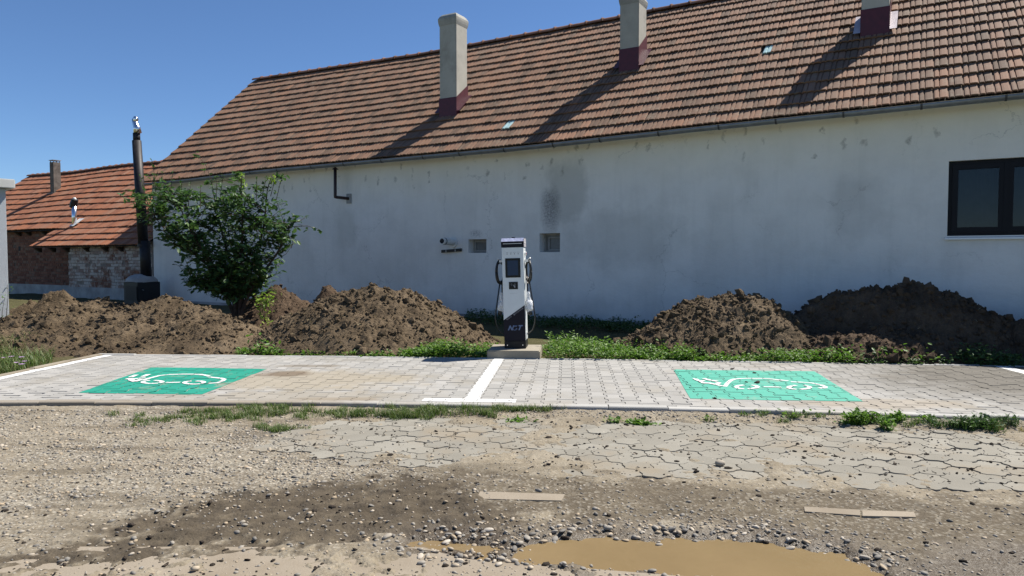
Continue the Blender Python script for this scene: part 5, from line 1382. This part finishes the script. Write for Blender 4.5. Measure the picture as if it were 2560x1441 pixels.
# tufts along the kerb
def tuft(px, py, rx, ry, n, h, label, mat=None, leafy=0):
    p = gp(px, py, .01); root = None
    n = int(n*1.35); nc = max(4, int(n/42)); cxs = rng.normal(0, rx*.72, nc); cys = rng.normal(0, ry*.5, nc); ci = rng.integers(nc, size=n)
    X = p.x+cxs[ci]+rng.normal(0, .028, n); Y = p.y+cys[ci]+rng.normal(0, .022, n); ok = Y < padF(X)-.005; X, Y = X[ok], Y[ok]
    T = np.stack([X, Y, gz(X, Y)-.005], -1)
    o = grass('grass_tuft', T, np.full(len(T), h), mat or M['grass'], label, 'grass tuft', 'grass tufts on the road edge', 'stuff', width=.0045)
    if leafy:
        LT = T[rng.integers(len(T), size=leafy)]+np.stack([rng.normal(0, .01, leafy), rng.normal(0, .01, leafy), rng.uniform(.01, h*.9, leafy)], -1)
        D = rng.normal(0, 1, (leafy, 3)); D[:, 2] = abs(D[:, 2])*.5; leaves('leaves', LT, D, rng.uniform(.02, .05, leafy), mat or M['weed'], o)
tuft(480, 1046, .45, .22, 800, .045, 'thin flattened grass tuft in pale gravel before the left bay')
tuft(640, 1036, .5, .26, 1900, .055, 'broad flattened grass patch at the kerb before the muddy paver patch')
tuft(690, 1072, .16, .10, 450, .05, 'small separate grass tuft in dark soil below the broad grass patch')
tuft(1065, 1036, .45, .2, 1900, .075, 'long grass tuft reaching over the kerb before the T-shaped line')
tuft(870, 1034, .2, .09, 220, .04, 'short sparse grass tuft between the two large grass patches')
tuft(1330, 1030, .30, .12, 800, .06, 'low drying grass patch at the kerb right of the T-shaped line')
tuft(1292, 1054, .07, .05, 60, .03, 'tiny leafy tuft beside old pavers', None, 60)
tuft(1592, 1058, .18, .06, 120, .03, 'low leafy green mat on the old paving, on its own', M['weed'], 260)
tuft(1955, 1046, .28, .12, 420, .05, 'loose grass tuft before the right green bay', None, 60)
tuft(2152, 1060, .13, .10, 300, .09, 'dense bushy dark green weed clump at the kerb', M['weed'], 620)
tuft(2262, 1056, .12, .06, 80, .04, 'small round weed clump next to the bushy one', M['weed'], 120)
tuft(2340, 1064, .16, .08, 260, .05, 'thin upright grass tuft between weed clumps')
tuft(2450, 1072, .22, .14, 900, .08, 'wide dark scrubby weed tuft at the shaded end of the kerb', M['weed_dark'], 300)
tuft(2550, 1074, .2, .1, 160, .05, 'dry straw-coloured tuft next to the dark scrubby one', M['straw'])
# wild grass at the left corner
n = 7000; px = rng.uniform(-260, 130, n); py = 840+rng.random(n)*110
T = np.array([gp(a, b, .03)[:] for a, b in zip(px, py)]); s_ = T[:, 0]-.075*np.clip(T[:, 1]-6, 0, 2.9)
ok = (s_ < S0-.10); T = T[ok]; T[:, 2] = np.maximum(yard_z(T[:, 0], T[:, 1]), -.02)
grass('wild_grass', T, .12+.16*sstep(8.6, 10.5, T[:, 1])*rng.random(len(T)), M['grass'], 'tall wild grass in the corner between paving and grey kiosk', 'grass', kind='stuff', width=.007)
k = rng.integers(len(T), size=260); TT = T[k]+np.stack([0*k, 0*k, rng.uniform(.05, .25, 260)], -1); D = rng.normal(0, 1, (260, 3)); 
fl_ = [(60, 905), (28, 893), (55, 894), (42, 908), (54, 912), (8, 896)]
for i, (x, y) in enumerate(fl_):
    p = gp(x, y+20, .03); p.z = 0.02; top = dp(x, y, p.y); r_ = empty('mauve_flower', p); tag(r_, 'small mauve wild flower standing in the tall corner grass', 'flower', 'mauve wild flowers')
    MB().tube([(0, 0, 0), (.01, 0, (top.z-p.z)*.5), (top.x-p.x, 0, top.z-p.z)], .003, 5).build('stem', M['weed'], r_)
    a = np.linspace(0, 6.283, 11)[:-1]; D = np.stack([np.cos(a), np.sin(a), .35+0*a], -1); leaves('petals', np.tile(np.array([top.x-p.x, 0, top.z-p.z]), (10, 1)), D, np.full(10, .034), M['petal'], r_)
# climbing weed stems on the kiosk wall
sapling('climbing_weed', 22, 860, c0.y-.1, [[(22, 860), (16, 800), (20, 740), (18, 712)], [(10, 860), (5, 790), (12, 745)], [(30, 860), (36, 820), (24, 790)]], 22, .04, 'thin climbing weed on the grey kiosk wall', M['weed'], spread=.05)

# ------------------------------------------------------------------ STONES, GRAVEL, CLODS
def on_ground(n, want, xr=(-4.4, 4.6), yr=(2.35, 5.95)):
    X = rng.uniform(*xr, n); Y = rng.uniform(*yr, n); ok = abs(X/Y) < .78; X, Y = X[ok], Y[ok]
    f_ = ground_fields(X, Y); p_ = want(f_, X, Y); k = rng.random(len(X)) < p_
    z_ = np.where(f_['hex'] > .5, np.maximum(f_['z'], .004), f_['z']); z_ = np.where(f_['slab'] > .5, np.maximum(z_, .0), z_)
    return X[k], Y[k], z_[k], {q: v[k] for q, v in f_.items()}
def pebbles(name, X, Y, Z, S, mat, label, sd, flat=.6):
    n = len(X); sv = rough_ico(IV, .1, sd); Rm = rotz(rng.uniform(0, 6.283, n)) @ rotx(rng.normal(0, .35, n))
    S3 = np.stack([S*rng.uniform(.8, 1.4, n), S*rng.uniform(.7, 1.1, n), S*rng.uniform(.45, .9, n)], -1)
    o = join_instances(name, sv, IF, Rm, np.stack([X, Y, Z+S*.12], -1), mat, None, True, S=S3); tag(o, label, 'gravel', kind='stuff')
kerbd = lambda X, Y: np.exp(-((padF(X)-Y-.12)/.13)**2)
X, Y, Z, f_ = on_ground(125000, lambda f, X, Y: np.clip(.10+.5*f['grav']*(.3+.7*sstep(.4, .6, f['n2']))+.35*kerbd(X, Y)-.06*f['hex']+.12*f['mud']*0+.25*np.exp(-((f['p1']-.16)/.16)**2), 0, .9)*(f['p1'] > -.02))
pebbles('gravel', X, Y, Z, np.clip(np.exp(rng.normal(math.log(.0056), .5, len(X))), .0025, .018), M['stone'], 'fine pale gravel strewn over the unpaved road', 4)
X, Y, Z, f_ = on_ground(24000, lambda f, X, Y: np.clip(.05+.10*f['hex']+.12*f['mud']+.1*f['slab'], 0, .5)*(f['p1'] > .0))
pebbles('mud_crumbs', X, Y, Z, np.clip(np.exp(rng.normal(math.log(.006), .5, len(X))), .003, .02), M['clod'], 'small dark mud crumbs scattered over old pavers and road', 6)
X, Y, Z, f_ = on_ground(26000, lambda f, X, Y: np.clip(.9*np.exp(-((f['pd']-.10)/.10)**2)*(Y > 3.0)*(f['p1'] > -.03), 0, 1))
pebbles('shingle', X, Y, Z, np.clip(np.exp(rng.normal(math.log(.0095), .4, len(X))), .004, .022), M['stone'], 'wet rounded shingle banked along the far puddle edge', 9)
# larger single stones
var = [fast_mesh('stone', rough_ico(IV2, .05, 20+i), IF2, True) for i in range(5)]
for v in var: v.materials.append(M['stone'])
cvar = [fast_mesh('clod', rough_ico(IV, .16, 30+i), IF, False) for i in range(4)]
for v in cvar: v.materials.append(M['clod'])
def single(name, vs_, X, Y, Z, S, label, cat, group):
    for x, y, z_, s_ in zip(X, Y, Z, S):
        o = bpy.data.objects.new(name, vs_[int(rng.integers(len(vs_)))]); COL.objects.link(o); o.location = (x, y, z_+s_*.25); o.scale = (s_*rng.uniform(.9, 1.5), s_*rng.uniform(.8, 1.1), s_*rng.uniform(.55, .85)); o.rotation_euler = (float(rng.normal(0, .25)), float(rng.normal(0, .25)), float(rng.uniform(0, 6.28)))
        tag(o, label, cat, group)
X, Y, Z, f_ = on_ground(9000, lambda f, X, Y: 1.0*(np.exp(-((f['pd']-.08)/.07)**2) > rng.random(len(X)))*(Y > 2.9)*(f['p1'] > -.09))
k = slice(0, 130); single('stone', var, X[k], Y[k], Z[k], rng.uniform(.009, .019, 130), 'rounded river stone in the bank along the puddle edge', 'stone', 'stones along the puddle')
X, Y, Z, f_ = on_ground(4000, lambda f, X, Y: f['hex']*.5)
k = slice(0, 70); single('clod', cvar, X[k], Y[k], Z[k], rng.uniform(.008, .018, 70), 'dark dried mud clod lying on the old grey pavers', 'clod', 'mud clods on the old paving')
X, Y, Z, f_ = on_ground(3000, lambda f, X, Y: np.clip(f['mud']+f['grav']*.5, 0, 1)*.5)
k = slice(0, 60); single('stone', var, X[k], Y[k], Z[k], rng.uniform(.008, .016, 60), 'single flat stone lying loose on gravel or brown mud', 'stone', 'loose stones on the road')
p = gp(1800, 1166, .004); single('stone', var, [p.x], [p.y], [p.z], [.036], 'large pale rounded stone standing on the old pavers among clods', 'stone', None) if False else None
o = bpy.data.objects.new('stone', var[0]); COL.objects.link(o); o.location = (p.x, p.y, .024); o.scale = (.034, .030, .028); tag(o, 'largest pale rounded stone, standing on the old pavers among clods', 'stone')
for (x, y, s_) in [(1893, 958, .03), (1866, 957, .014), (1886, 934, .016), (1787, 998, .014), (1830, 924, .02)]:
    p = gp(x, y, PADZ); o = bpy.data.objects.new('clod', cvar[int(rng.integers(4))]); COL.objects.link(o); o.location = (p.x, p.y, PADZ+.008); o.scale = (s_*1.6, s_, s_*.6); o.rotation_euler = (0, 0, float(rng.uniform(0, 6)))
    tag(o, 'dark crumbled mud clod lying on the green painted square', 'clod', 'mud clods on the green square')
